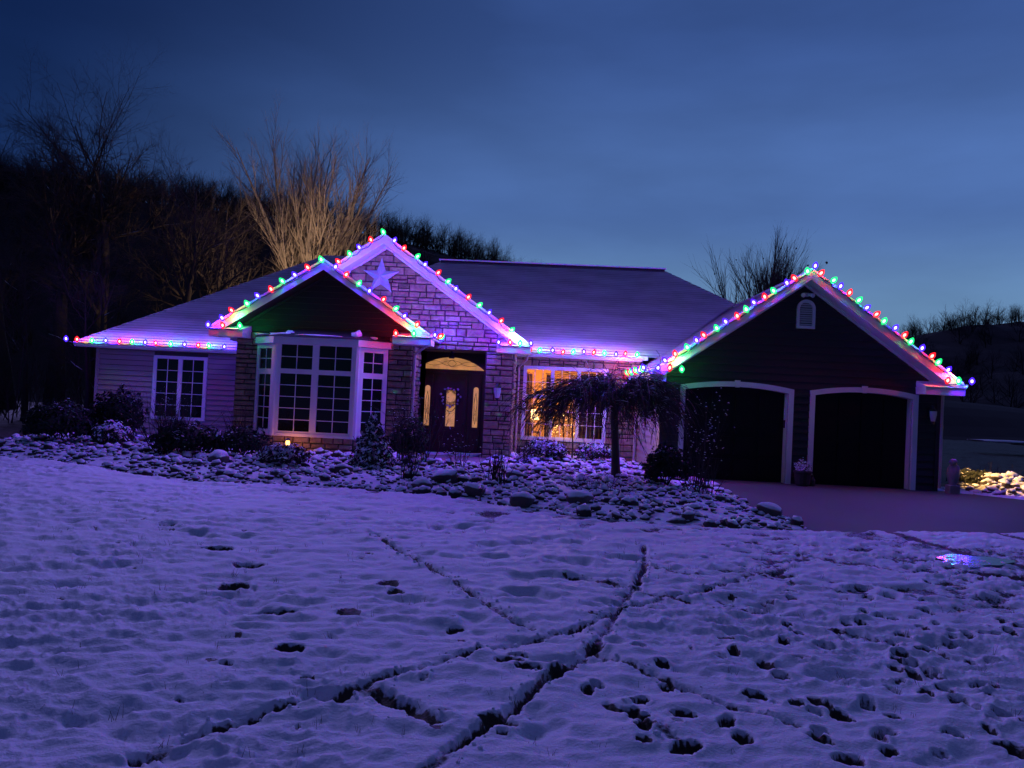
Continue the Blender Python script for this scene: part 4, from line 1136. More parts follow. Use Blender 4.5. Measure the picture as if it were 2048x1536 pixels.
m = MB(); m.tube([(.95, 27.3, .1), (.95, 27.3, 1.75)], [.03, .008], 6); m.build("trunk", M['twig'], xt)
m = MB()
for k in range(1500):
    t = random.random()**.7; z = 1.8-1.5*t; r = .06+.50*t*random.uniform(.3, 1); a = random.uniform(0, 6.28)
    c = Vector((.95+r*math.cos(a), 27.3+r*math.sin(a)*.8, z)); d = Vector((math.cos(a), math.sin(a), random.uniform(-.6,.3)))*random.uniform(.05,.10)
    s_ = Vector((-math.sin(a), math.cos(a), 0))*.014
    m.add([c-s_, c+s_, c+d], [(0,1,2)])
m.build("foliage", M['evergreen'], xt)
fairy = emit("fairy_bulb_glow", (1, .58, .17), 9)
m = MB(); fv, ff = ico(1)
fb = mesh_np("fairy_bulb", fv*.011, ff, fairy)
for k in range(90):
    t = random.random()**.6; z = 1.75-1.45*t; r = .08+.50*t; a = random.uniform(math.pi*.95, math.pi*2.05)
    o = bpy.data.objects.new("fairy_bulb", fb); COL.objects.link(o); o.parent = xt; o.location = (r*math.cos(a), r*math.sin(a)*.8-.02, z-.1)
pl2 = bpy.data.lights.new("fairy_light", 'POINT'); pl2.energy = 60; pl2.color = (1, .55, .18); pl2.shadow_soft_size = .5
po2 = bpy.data.objects.new("fairy_light", pl2); COL.objects.link(po2); po2.parent = xt; po2.location = (0, -.9, .8)
ch = thing("armchair", "dark armchair silhouette low in the left corner of the lit window", "chair", (-.25, 26.85, .1))
m = MB(); m.prism([(-.50,26.70,.1),(-.16,26.70,.1),(-.18,26.70,1.12),(-.26,26.70,1.22),(-.40,26.70,1.22),(-.48,26.70,1.12)], (0,.12,0)); m.build("backrest", M['dark_curtain'], ch)
m = MB(); m.box(-.5,-.14,26.82,27.1,.1,.5); m.build("seat", M['dark_curtain'], ch)

# ------------------------------------------------------------------ star and wreath
st = MB(); c = (-5.10, 23.86, 5.60); R, r_ = .60, .235
pts = []
for k in range(10):
    a = math.pi/2+2*math.pi*k/10; q = R if k % 2 == 0 else r_
    pts.append((c[0]+q*math.cos(a), c[1]+.06, c[2]+q*math.sin(a)))
st.v = pts+[(c[0], c[1]-.12, c[2]), (c[0], c[1]+.07, c[2])]
st.f = [(k, (k+1) % 10, 10) for k in range(10)]+[((k+1) % 10, k, 11) for k in range(10)]; st.m = [0]*20
tag(st.build("barn_star", M['star'], None, c), "large pale blue five pointed star on the stone gable", "star")
wr = thing("wreath", "round twig wreath with pale flowers hanging on the front door", "wreath", (-2.89, 25.36, 1.92))
m = MB()
for k in range(260):
    a = random.uniform(0, 6.28); rr = random.uniform(.16, .29)
    p = Vector((-2.89+rr*math.cos(a), 25.36+random.uniform(-.05,.02), 1.92+rr*math.sin(a)))
    t = Vector((-math.sin(a), random.uniform(-.3,.3), math.cos(a)))*.10+Vector((math.cos(a), 0, math.sin(a)))*random.uniform(-.03,.08)
    m.tube([p, p+t], [.006, .003], 3)
m.build("twigs", M['twig_snow'], wr)
flw = plain("pale_dried_flower", (.62,.52,.46), .8, .3, 30)
for k in range(16):
    a = 6.28*k/16+random.uniform(-.15,.15); rr = random.uniform(.24,.36)
    m = MB(); m.add([tuple(Vector((-2.89+rr*math.cos(a), 25.30, 1.92+rr*math.sin(a)))+Vector(q)*.04) for q in lumpy(RV, .3, k, 1)], RF); m.build("flower", flw, wr)
m = MB(); m.tube([(-3.02,25.36,1.50), (-2.92,25.34,1.43), (-2.80,25.34,1.47), (-2.73,25.36,1.58)], .012, 5); m.build("ribbon", M['front_door'], wr)

# ------------------------------------------------------------------ strings of lights
LCOL = {'blue': (.055, .012, 1.0), 'red': (1.0, .010, .020), 'green': (.010, .80, .16)}
LPOW = {'blue': 104.0, 'red': 21.0, 'green': 14.0}
def shell(name, c):
    m, nt, b = new_mat(name); n, l = nt.nodes, nt.links
    e = n.new("ShaderNodeEmission"); e.inputs["Color"].default_value = (*c, 1); e.inputs["Strength"].default_value = 2.4
    t = n.new("ShaderNodeBsdfTransparent"); mx = n.new("ShaderNodeMixShader"); mx.inputs[0].default_value = .80
    l.new(t.outputs[0], mx.inputs[1]); l.new(e.outputs[0], mx.inputs[2]); l.new(mx.outputs[0], n["Material Output"].inputs["Surface"])
    return m
core_mat = {'blue': emit("hot_core_blue", (.66,.62,1), 13), 'red': emit("hot_core_red", (1,.50,.42), 13), 'green': emit("hot_core_green", (.52,1,.68), 13)}
bmesh_, cmesh_, lights_ = {}, {}, {}
for k in LCOL:
    m = MB(); m.lathe((0,0,0), [(.025,-.05),(.062,.0),(.086,.045),(.083,.095),(.060,.145),(.028,.185),(.007,.20)], 10)
    V = np.array(m.v)*.88; bmesh_[k] = mesh_np(k+"_bulb", V, m.f, shell(k+"_bulb_glass", LCOL[k]))
    cmesh_[k] = mesh_np("filament", RV*[.038,.038,.055]+[0,0,.060], RF, core_mat[k])
    L = bpy.data.lights.new(k+"_bulb_light", 'POINT'); L.energy = LPOW[k]; L.color = LCOL[k]; L.shadow_soft_size = .06; lights_[k] = L
SEQ = ['blue', 'red', 'green']
def string(label, runs):
    """runs: list of (p0, p1, count, first colour, up vector, step)"""
    t = thing("light_string", label, "string lights", runs[0][0], "coloured light strings on the roof edges")
    for p0, p1, n, c0, up, step, *ex in runs:
        out = ex[0] if ex else (0, -1, 0)
        p0, p1, up = Vector(p0), Vector(p1), Vector(up).normalized()
        dz = Vector((0, 0, .11 if abs(p0.z-p1.z) > .5 or n == 1 else .05)); p0 -= dz; p1 -= dz
        q = up.to_track_quat('Z', 'Y')
        path = []
        for k in range(n):
            p = p0.lerp(p1, k/(n-1) if n > 1 else 0)+Vector((random.uniform(-.05,.05), 0, random.uniform(-.02,.02)))
            c = SEQ[(c0+step*k) % 3]
            b_ = bpy.data.objects.new(c+"_bulb", bmesh_[c]); COL.objects.link(b_); b_.parent = t; b_.location = p-t.location
            b_.rotation_mode = 'QUATERNION'
            tw = Matrix.Rotation(random.uniform(-.25,.25), 3, 'X') @ Matrix.Rotation(random.uniform(-.25,.25), 3, 'Y')
            b_.rotation_quaternion = q @ tw.to_quaternion()
            f = bpy.data.objects.new("filament", cmesh_[c]); COL.objects.link(f); f.parent = b_
            lo = bpy.data.objects.new(c+"_bulb_light", lights_[c]); COL.objects.link(lo); lo.parent = b_; lo.location = (q @ tw.to_quaternion()).inverted() @ (Vector(out)*-.015)+Vector((0,0,.30))
            path.append(p-up*.035)
            if k < n-1: path.append(p0.lerp(p1, (k+.5)/(n-1))-up*(.045+.03*random.random()))
        if len(path) > 1:
            m = MB(); m.tube(path, .011, 5); m.build("cable", M['cable'], t)
UPF = (0, -.35, 1)
string("string lights along the left wing gutter above the twin window", [((-16.2,25.66,3.27), (-10.72,25.66,3.27), 13, 0, UPF, 1)])
string("string lights over the small front gable above the bay window",
       [((-9.72,22.0,3.70), (-8.72,22.0,3.70), 3, 0, UPF, 1),
        ((-9.30,22.02,4.00), (-6.46,22.02,5.80), 9, 0, (-.55,-.25,.8), 1),
        ((-6.05,22.02,5.62), (-3.62,22.02,4.05), 8, 0, (.55,-.25,.8), 1),
        ((-4.22,22.0,3.70), (-3.10,22.0,3.70), 3, 1, UPF, 1),
        ((-3.05,22.5,3.72), (-3.05,23.3,3.72), 3, 1, (1,0,.7), 1, (1,0,.2))])
string("string lights over the tall stone gable with the star",
       [((-6.30,23.42,6.00), (-4.98,23.42,6.95), 5, 1, (-.5,-.2,.85), 1),
        ((-4.66,23.42,6.72), (-.98,23.42,4.15), 12, 0, (.55,-.2,.8), 1),
        ((-1.28,23.36,3.66), (-.28,23.36,3.66), 4, 0, UPF, 1)])
string("string lights along the short gutter above the lit triple window", [((-.35,25.68,3.62), (3.22,25.68,3.62), 11, 1, UPF, 1)])
string("string lights around the wide garage gable and its eaves",
       [((2.90,25.6,2.98), (2.90,21.2,2.98), 12, 1, (-.5,0,1), 1, (-1,0,.2)),
        ((3.12,20.80,3.00), (3.84,20.80,3.00), 3, 0, UPF, 1),
        ((3.42,20.82,3.28), (7.02,20.82,5.84), 15, 0, (-.5,-.3,.8), 1),
        ((7.20,20.82,5.99), (7.20,20.82,5.99), 1, 0, (0,-.2,1), 1),
        ((7.42,20.82,5.80), (10.84,20.82,3.36), 15, 1, (.55,-.2,.8), 1),
        ((10.80,20.80,3.00), (11.42,20.80,3.00), 3, 1, UPF, 1)])

# ------------------------------------------------------------------ small lamps outside
pth = thing("path_light", "small glowing garden light at the foot of the bay window", "garden light", (-6.95, 21.35, .05))
m = MB(); m.tube([(-6.95,21.35,.0), (-6.95,21.35,.38)], .012, 6); m.build("stake", M['black_iron'], pth)
m = MB(); m.lathe((-6.95,21.35,.38), [(.09,.13),(.10,.135),(.02,.20)], 8); m.build("hood", M['black_iron'], pth)
m = MB(); m.lathe((-6.95,21.35,.38), [(.045,.0),(.06,.07),(.05,.125)], 8); m.build("lens", emit("garden_light_glow", (1,.48,.10), 6), pth)
gl = bpy.data.lights.new("garden_lamp", 'POINT'); gl.energy = 6; gl.color = (1,.27,.09); gl.shadow_soft_size = .06
go = bpy.data.objects.new("garden_lamp", gl); COL.objects.link(go); go.parent = pth; go.location = (0, .12, .40)
# side lamp on the garage's right wall lights the rock border; a lamp on the rear wall lights the trees
def wall_flood(x, y, z, target, energy, col, size, blend, nm):
    m = MB(); d = (Vector(target)-Vector((x, y, z))).normalized(); p = Vector((x, y, z))
    m.tube([p-d*.16, p-d*.02], [.05,.09], 10); f = m.build("flood_light", M['trim'], house)
    L = bpy.data.lights.new(nm, 'SPOT'); L.energy = energy; L.color = col; L.spot_size = size; L.spot_blend = blend; L.shadow_soft_size = .06
    o = bpy.data.objects.new(nm, L); COL.objects.link(o); o.parent = f; o.location = p-house.location; o.rotation_euler = d.to_track_quat('-Z', 'Y').to_euler()
wall_flood(11.12, 22.6, 2.35, (14.0, 21.7, 0), 1300, (1,.52,.16), 1.0, .35, "side_lamp")
wall_flood(-13.0, 39.25, 3.1, (-14.6, 46.0, 10.0), 4600, (1,.70,.46), 2.7, .8, "rear_lamp")

# laser projector at the edge of the bed: green dots on the house front
lz = thing("laser_projector", "small black laser light projector on a stake at the lawn edge of the bed", "light projector", (-1.0, 14.45, .0))
m = MB(); m.tube([(-1.0,14.45,-.05), (-1.0,14.45,.24)], .012, 6); m.build("stake", M['black_iron'], lz)
m = MB(); m.tube([(-1.0,14.38,.26), (-1.0,14.55,.30)], [.045,.052], 10); m.build("housing", M['black_iron'], lz)
for tx, ty, tz in ((-4.25,22.7,2.0), (-4.05,22.7,1.55), (-1.62,24.0,1.75), (-1.18,24.0,1.45), (2.75,26.25,1.05), (-5.75,22.0,.62)):
    L = bpy.data.lights.new("laser_beam", 'SPOT'); L.energy = 1500; L.color = (.02, 1, .30); L.spot_size = math.radians(1); L.spot_blend = .9; L.shadow_soft_size = .004
    o = bpy.data.objects.new("laser_beam", L); COL.objects.link(o); o.parent = lz; p = Vector((-1.0, 14.60, .33)); o.location = p-lz.location
    o.rotation_euler = (Vector((tx, ty, tz))-p).to_track_quat('-Z', 'Y').to_euler()

# ------------------------------------------------------------------ bushes
def rnd_dir(d, spread):
    a = d.orthogonal().normalized(); b_ = d.cross(a)
    t = random.uniform(0, 2*math.pi); s_ = math.sin(spread); return (d*math.cos(spread)+(a*math.cos(t)+b_*math.sin(t))*s_).normalized()
def grow(m, p, d, L, r, lvl, P, out=None):
    """a limb with its side limbs; P: per level dict"""
    q = P[min(lvl, len(P)-1)]
    n = q.get('seg', 3); path = [p.copy()]; dirs = [d.copy()]; rad = [r]
    for k in range(n):
        d = (d+Vector((random.gauss(0,1), random.gauss(0,1), random.gauss(0,1)))*q.get('wob', .08)+Vector((0,0,q.get('up', 0)))).normalized()
        p = p+d*(L/n); path.append(p.copy()); dirs.append(d.copy()); rad.append(r*(1-(1-q.get('tip', .35))*(k+1)/n))
    m[min(lvl, len(m)-1)].tube(path, rad, q.get('sides', 4), cap=False)
    if out is not None and lvl >= len(P)-1: out.append((path[-1], dirs[-1]))
    if lvl < len(P)-1:
        c = q['kids']; c = random.randint(int(c*.8), int(c*1.2+.99)) if c > 2 else c
        f0 = q.get('from', .3)
        for k in range(c):
            t = f0+(1-f0)*((k+random.random())/c); x = t*n; i = min(int(x), n-1); fr = x-i
            pp = path[i].lerp(path[i+1], fr); dd = rnd_dir(dirs[i+1], math.radians(random.gauss(q.get('ang', 38), q.get('dev', 9))))
            if q.get('flat') : dd.z = dd.z*q['flat']; dd.normalize()
            rr = (rad[i]*(1-fr)+rad[i+1]*fr)*q.get('rr', .55)
            grow(m, pp, dd, L*q.get('lr', .55)*random.uniform(.7, 1.2)*(1-.35*t), rr, lvl+1, P, out)
def twig_bush(label, x, y, h, n, spread, P, mat='twig_snow', name="bare_shrub", cat="shrub", group=None, r=.012, heads=None, base=.15, z0=None):
    z = float(mound(np.array([x]), np.array([y]))[0])-.03 if z0 is None else z0
    t = thing(name, label, cat, (x, y, z), group)
    m = [MB(), MB()]; ends = []
    for k in range(n):
        a = random.uniform(0, 6.28); s_ = random.uniform(0, spread)
        d = Vector((math.cos(a)*math.sin(s_), math.sin(a)*math.sin(s_), math.cos(s_)))
        p = Vector((x+base*random.uniform(-1,1), y+base*random.uniform(-1,1), z))
        grow(m, p, d, h*random.uniform(.6, 1.05), r*random.uniform(.7,1.2), 0, P, ends)
    m[0].build("stems", M[mat], t)
    if m[1].v: m[1].build("twigs", M[mat], t)
    if heads:
        hm = MB()
        for p, d in random.sample(ends, min(heads, len(ends))):
            s_ = random.uniform(.012,.028)
            hm.add([tuple(p+Vector(q)*s_) for q in RV], RF)
        kind(hm.build("seed_heads", M['snow_leaf'], t), "stuff")
    return t
def leaf_bush(label, x, y, rx, rz, n, mat, name="evergreen_shrub", cat="shrub", cone=False, leaf=.05, z0=None, group=None, lift=0):
    z = float(mound(np.array([x]), np.array([y]))[0])-.03 if z0 is None else z0
    t = thing(name, label, cat, (x, y, z), group)
    m = MB(); lob = [random.uniform(.8, 1.15) for _ in range(9)]
    for k in range(n):
        a = random.uniform(0, 6.28); v = random.random()
        if cone:
            hgt = v**1.4; rr = rx*(1-hgt)**.8*(.55+.45*random.random())*lob[int(a/6.29*9)]*(1+.18*math.sin(hgt*40)); c = Vector((x+rr*math.cos(a), y+rr*math.sin(a), z+.03+rz*hgt)); nrm = Vector((math.cos(a), math.sin(a), .35))
        else:
            ph = math.acos(1-1.45*v); q = (1-.45*random.random()**2)*lob[int(a/6.29*9)]*(1+.12*math.sin(ph*9+a*4)); nrm = Vector((math.sin(ph)*math.cos(a), math.sin(ph)*math.sin(a), math.cos(ph)))
            c = Vector((x+rx*q*nrm.x, y+rx*q*nrm.y, z+lift+rz*(.45+.55*q*nrm.z)))
        nrm = (nrm.normalized()+Vector((random.gauss(0,.5), random.gauss(0,.5), random.gauss(.1,.5)))).normalized()
        u = nrm.orthogonal().normalized(); w = nrm.cross(u); an = random.uniform(0, 3.14); u2 = u*math.cos(an)+w*math.sin(an); w2 = nrm.cross(u2)
        s_ = leaf*random.uniform(.6, 1.4)
        m.quad(c-u2*s_, c-w2*s_*.5, c+u2*s_, c+w2*s_*.5)
    m.build("foliage", M[mat], t)
    k = [MB()]
    for q in range(7):
        a = 6.28*q/7; grow(k, Vector((x, y, z)), Vector((math.cos(a)*.5, math.sin(a)*.5, 1)).normalized(), rz*.7, .015, 0, [dict(kids=0, seg=2)])
    k[0].build("stems", M['twig'], t)
    return t
PB = [dict(kids=5, ang=32, seg=4, wob=.10, up=.03, lr=.5, sides=4, rr=.6), dict(kids=4, ang=38, seg=2, wob=.12, lr=.5, sides=3, rr=.6), dict(kids=0, seg=2, wob=.15, sides=3)]
PS = [dict(kids=4, ang=24, seg=4, wob=.07, up=.03, lr=.45, sides=4, rr=.6), dict(kids=0, seg=2, wob=.1, sides=3)]
leaf_bush("big dark evergreen shrub at the left corner of the house", -13.2, 20.9, 1.02, 1.22, 3600, 'evergreen', leaf=.07)
leaf_bush("tall dark evergreen shrub close against the left wing's corner", -12.6, 22.6, .75, 1.55, 2200, 'evergreen', leaf=.07)
leaf_bush("low snow covered shrub before the left end of the siding", -11.75, 21.0, .60, .70, 1500, 'snow_leaf', leaf=.06)
twig_bush("sparse thin shrub with snow dots against the left siding", -11.0, 22.4, 1.6, 12, .35, PB, heads=60, r=.009)
twig_bush("dense dark bare shrub reaching up before the twin window", -9.4, 19.4, 1.75, 34, .75, PB, 'twig', r=.014, base=.35)
leaf_bush("broad dark low shrub below the twin window", -9.0, 19.6, .95, .85, 2600, 'evergreen', leaf=.06)
twig_bush("stiff bare shrub right of the twin window", -7.9, 20.3, 1.3, 16, .55, PB, 'twig', r=.011)
leaf_bush("dark rounded shrub at the stone corner left of the bay", -7.55, 19.6, .62, .80, 1700, 'evergreen', leaf=.05)
sk = thing("plant_stake", "thin staked stem with a curl of snow right of the twin window", "plant", (-8.0, 19.0, .1))
m = MB(); m.tube([(-8.0,19.0,.05), (-7.98,19.0,.72), (-7.94,18.98,.80)], [.012,.008,.006], 5); m.build("stem", M['twig'], sk)
m = MB(); m.tube([(-7.99,18.99,.70), (-7.95,18.98,.79), (-7.90,18.98,.83), (-7.90,18.98,.74)], [.02,.03,.028,.012], 6); m.build("snow_clump", M['snow'], sk)
twig_bush("tuft of pale dry ornamental grass under the bay window", -6.55, 18.5, .62, 60, .5, [dict(kids=0, seg=3, wob=.12, sides=3)], 'grass_dry', "ornamental_grass", "grass", r=.006)
leaf_bush("low snow capped shrub beside the dry grass under the bay", -5.95, 18.0, .52, .50, 1500, 'snow_leaf', leaf=.05)
leaf_bush("small snowy spruce at the right foot of the bay window", -3.95, 18.5, .72, 1.35, 3400, 'snow_leaf', "small_spruce", "tree", True, .055)
twig_bush("tall tangled bush in front of the left side of the front door", -3.15, 19.9, 1.75, 30, .50, PB, 'twig_snow', r=.011, heads=60, base=.4)
leaf_bush("dark leafy bush hiding the foot of the downspout", -3.35, 20.3, .55, 1.25, 1800, 'evergreen', leaf=.05)
twig_bush("thin bare stems fanning from the rocks left of the door walk", -2.72, 16.6, .75, 26, .55, PS, 'twig', r=.008)
twig_bush("sparse twigs with snow dots right in front of the front door", -1.95, 19.6, .95, 14, .5, PB, 'twig_snow', r=.008, heads=40)
twig_bush("upright bare shrub at the foot of the stone pillar", -.84, 16.5, .82, 40, .42, PS, 'twig', r=.009, base=.22)
twig_bush("reddish bare shrub behind the upright one at the pillar's right side", -.35, 21.9, .95, 22, .5, PB, 'twig', r=.008)
leaf_bush("left snow topped round shrub under the lit window", .35, 23.6, .66, .62, 2200, 'snow_leaf', leaf=.05, group="round shrubs under the lit window")
leaf_bush("right snow topped round shrub under the lit window", 1.85, 24.0, .62, .60, 2000, 'snow_leaf', leaf=.05, group="round shrubs under the lit window")
twig_bush("low matted ground shrub before the weeping tree's trunk", 1.40, 16.0, .42, 36, 1.1, PS, 'twig_snow', r=.006, base=.5)
leaf_bush("dark round evergreen at the garage corner", 3.05, 17.9, .58, .95, 2400, 'evergreen', leaf=.055)
twig_bush("spreading bare shrub at the edge of the driveway", 3.62, 17.0, .95, 42, .85, PS, 'twig', r=.008, base=.3, heads=20)
twig_bush("very tall wispy shrub with seed heads before the left garage door", 3.75, 17.9, 2.15, 9, .34, PB, 'twig_snow', r=.008, heads=90)
leaf_bush("low dark shrub in the lamp light right of the garage", 12.6, 22.6, .62, .52, 1300, 'evergreen', leaf=.05, z0=.05)
twig_bush("straggly dark weeds behind the lit rock border", 13.6, 23.8, .7, 30, .8, PS, 'twig', r=.007, z0=.05, base=.6)
# planter between the garage doors and a stone ornament at the corner
ptr = thing("planter", "dark planter with a snowy plant between the garage doors", "planter", (7.22, 21.05, 0))
m = MB(); m.lathe((7.22,21.05,0), [(.15,0),(.19,.05),(.23,.34),(.25,.36),(.25,.40),(.21,.40)], 14); m.build("pot", M['pot'], ptr, smooth=False)
m = MB()
for k in range(260):
    a = random.uniform(0, 6.28); q = random.random(); cc = Vector((7.22+.24*q*math.cos(a), 21.05+.24*q*math.sin(a), .42+.36*random.random()*(1-.6*q)))
    d = Vector((random.gauss(0,1), random.gauss(0,1), random.gauss(.4,1))).normalized()*.06; s_ = d.orthogonal().normalized()*.02
    m.add([cc-s_, cc+s_, cc+d], [(0,1,2)])
m.build("plant", M['snow_leaf'], ptr)
jar = MB(); jar.lathe((7.50,21.12,0), [(.07,0),(.09,.05),(.09,.16),(.04,.24),(.045,.30)], 10); tag(jar.build("garden_jar", M['pot'], None, (7.50,21.12,0)), "small dark jar on the ground right of the planter", "jar")
orn = thing("stone_ornament", "pale upright stone ornament on a block at the garage's right corner", "garden ornament", (11.18, 21.0, 0))
m = MB(); m.box(11.05,11.31,20.88,21.14,0,.22); m.build("plinth", M['grey_stone'], orn)
m = MB(); V = lumpy(IV1, .12, 5, 1, 1.3)*[.14,.13,.30]+[11.18,21.0,.50]; m.add(V.tolist(), [tuple(f) for f in IF1]); m.build("body", M['grey_stone'], orn, smooth=True)
m = MB(); V = lumpy(IV1, .10, 6, 1, 1.3)*[.095,.09,.11]+[11.16,20.98,.84]; m.add(V.tolist(), [tuple(f) for f in IF1]); m.build("head", M['grey_stone'], orn, smooth=True)

# ------------------------------------------------------------------ weeping tree
def weeping(x, y, H, R):
    z = float(mound(np.array([x]), np.array([y]))[0])-.05
    t = thing("weeping_tree", "bare weeping tree with an umbrella crown in front of the lit window", "tree", (x, y, z))
    tk = MB(); tk.tube([(x+.10,y,z-.05),(x+.06,y,z+.25),(x+.02,y+.02,z+.9),(x-.03,y,z+1.5),(x-.02,y,z+1.95)], [.15,.115,.095,.10,.12], 9)
    tk.build("trunk", M['bark_dark'], t, smooth=True)
    lm = MB(); tw = MB()
    top = Vector((x-.02, y, z+1.9))
    for k in range(34):
        a = 6.28*k/34+random.uniform(-.12,.12); R1 = R*random.uniform(.55, 1.05)*(1-.22*math.cos(a))
        rise = random.uniform(.30, .80)*(1-.55*(R1/R-.55)); drop = random.uniform(.9, 1.5)
        path = []
        for q in range(15):
            s_ = q/14
            rr = R1*math.sin(min(1, s_*1.05)*math.pi/2)
            zz = rise*math.sin(min(1, s_*1.7)*math.pi/2) - drop*max(0, s_-.42)**1.7*1.8
            path.append(top+Vector((rr*math.cos(a), rr*math.sin(a), zz))+Vector((random.gauss(0,.03), random.gauss(0,.03), random.gauss(0,.02))))
        lm.tube(path, [.045*(1-.85*q/14)+.004 for q in range(15)], 5)
        for q in range(3, 15):
            for c in range(5):
                p = path[q].lerp(path[q-1], random.random()); out = Vector((math.cos(a+random.gauss(0,.5)), math.sin(a+random.gauss(0,.5)), 0))
                L = random.uniform(.45, 1.25)*(1-.30*(q < 6)); n = 6; pp = [p]; d = (out*random.uniform(.3,1.0)+Vector((random.gauss(0,.3), random.gauss(0,.3), random.uniform(-.1,.8)))).normalized()
                for i in range(n):
                    d = (d+Vector((random.gauss(0,.10), random.gauss(0,.10), -.34))).normalized(); nx = pp[-1]+d*L/n
                    if nx.z < z+.22: break
                    pp.append(nx)
                if len(pp) > 2: tw.tube(pp, [.0085-.0045*i/len(pp) for i in range(len(pp))], 3, cap=False)
    lm.build("limbs", M['bark_dark'], t); tw.build("crown", M['twig_snow'], t)
weeping(1.93, 19.1, 2.6, 1.75)
sp = thing("thin_sapling", "thin bare sapling stem under the middle of the lit window", "tree", (1.15, 24.6, 0))
m = MB(); m.tube([(1.15,24.6,-.1),(1.17,24.6,.5),(1.13,24.6,1.1),(1.16,24.58,1.7)], [.035,.03,.024,.012], 5); m.build("trunk", M['twig'], sp)
mm = [MB()]; 
for k in range(9): grow(mm, Vector((1.15,24.6,.9+.09*k)), rnd_dir(Vector((0,0,1)), 1.1), .5, .008, 0, [dict(kids=4, seg=3, lr=.5, sides=3), dict(kids=0, seg=2, sides=3)])
mm[0].build("crown", M['twig'], sp)

# ------------------------------------------------------------------ trees behind the house
def bare_tree(name, label, x, y, z, H, r, P, mat, first, lean=(0,0), group=None, twigmat=None):
    t = thing(name, label, "tree", (x, y, z), group)
    m = [MB(), MB(), MB()]
    d = Vector((lean[0], lean[1], 1)).normalized()
    grow(m, Vector((x, y, z-.3)), d, H*first, r, 0, P)
    m[0].build("trunk", M[mat], t, smooth=True)
    m[1].build("limbs", M[mat], t)
    m[2].build("crown", M[twigmat or mat], t)
    return t
# broom shaped pale trees (many steep limbs)
PP = [dict(kids=11, ang=15, dev=8, seg=6, wob=.04, up=.02, lr=1.75, rr=.62, sides=7, tip=.6, **{'from': .72}),
      dict(kids=15, ang=24, dev=9, seg=8, wob=.05, up=.03, lr=.34, rr=.5, sides=5, tip=.10, **{'from': .15}),
      dict(kids=8, ang=24, dev=8, seg=4, wob=.06, up=.06, lr=.55, rr=.6, sides=3, tip=.35, **{'from': .15}),
      dict(kids=4, ang=26, dev=8, seg=3, wob=.07, up=.06, lr=.6, rr=.6, sides=3, tip=.4),
      dict(kids=0, seg=2, wob=.08, up=.05, sides=3)]
bare_tree("pale_tree", "tall pale many stemmed bare tree lit from below behind the left roof", -14.3, 45.5, 0, 19.4, .42, PP, 'bark_pale', .40, (-.01,0))
bare_tree("pale_tree", "pale bare tree leaning right just left of the stone gable", -15.2, 46.8, 0, 19.6, .40, PP, 'bark_pale', .40, (.13,0))
PD = [dict(kids=12, ang=46, dev=12, seg=9, wob=.07, up=.03, lr=.55, rr=.5, sides=7, tip=.06, **{'from': .35}),
      dict(kids=10, ang=42, dev=12, seg=6, wob=.12, up=.05, lr=.55, rr=.58, sides=5, tip=.25, **{'from': .2}),
      dict(kids=8, ang=42, dev=12, seg=4, wob=.14, up=.05, lr=.55, rr=.7, sides=3, tip=.4),
      dict(kids=4, ang=40, dev=12, seg=3, wob=.14, up=.04, lr=.6, rr=.8, sides=3, tip=.6),
      dict(kids=0, seg=2, wob=.15, sides=3)]
for (lab, x, y, H, r, ln) in [
  ("tall dark bare tree with a narrow pointed top at the far left", -27.6, 43, 18.5, .58, (.02,0)),
  ("tall dark bare tree with spreading upper limbs, second from the far left", -25.6, 44, 18.5, .56, (.05,0)),
  ("dark bare tree with arching limbs at the left picture edge", -29.5, 42, 16.5, .48, (-.05,0)),
  ("dark bare tree leaning over the left wing's roof corner", -19.3, 39, 13.5, .38, (.10,0)),
  ("thin dark bare tree between the roof corner and the pale trees", -20.6, 47, 16.5, .36, (.08,0)),
  ("crooked bare tree close behind the left end of the house", -19.2, 33, 9.5, .20, (-.12,0)),
  ("young bare tree left of the house with brown tangled branches", -18.0, 30, 7.0, .13, (.10,0)),
  ("slim bare tree among brush at the far left of the lawn", -22.8, 33.5, 10.0, .16, (.0,0))]:
    bare_tree("dark_tree", lab, x, y, 0, H, r, PD, 'bark_dark', .80, ln, "bare trees left of the house")
PR = [dict(kids=21, ang=17, dev=8, seg=4, wob=.04, up=.03, lr=1.0, rr=.5, sides=5, tip=.5, **{'from': .35}),
      dict(kids=18, ang=20, dev=8, seg=5, wob=.06, up=.06, lr=.5, rr=.5, sides=4, tip=.25),
      dict(kids=7, ang=22, dev=8, seg=3, wob=.07, up=.07, lr=.6, rr=.6, sides=3, tip=.4),
      dict(kids=0, seg=2, wob=.08, up=.06, sides=3)]
t = bare_tree("clump_tree", "bushy many stemmed bare tree rising behind the garage roof", 11.2, 40.0, 0, 12.2, .28, PR, 'bark_dark', .52, (.0,0))
t_ends = [v for v in [c for c in t.children if c.name.startswith('crown')][0].data.vertices]
t_ends = [v.co+t.location for v in t_ends if v.co.z > 7.0]
hm = MB()
for k in range(26):
    a = random.uniform(0, 6.28); q = random.uniform(.5, 3.0); p = Vector(random.choice(t_ends)); s_ = random.uniform(.03,.06)
    hm.add([tuple(p+Vector(v)*s_) for v in lumpy(RV, .3, k, 1)], RF)
kind(hm.build("seed_pods", M['twig'], t), "stuff")
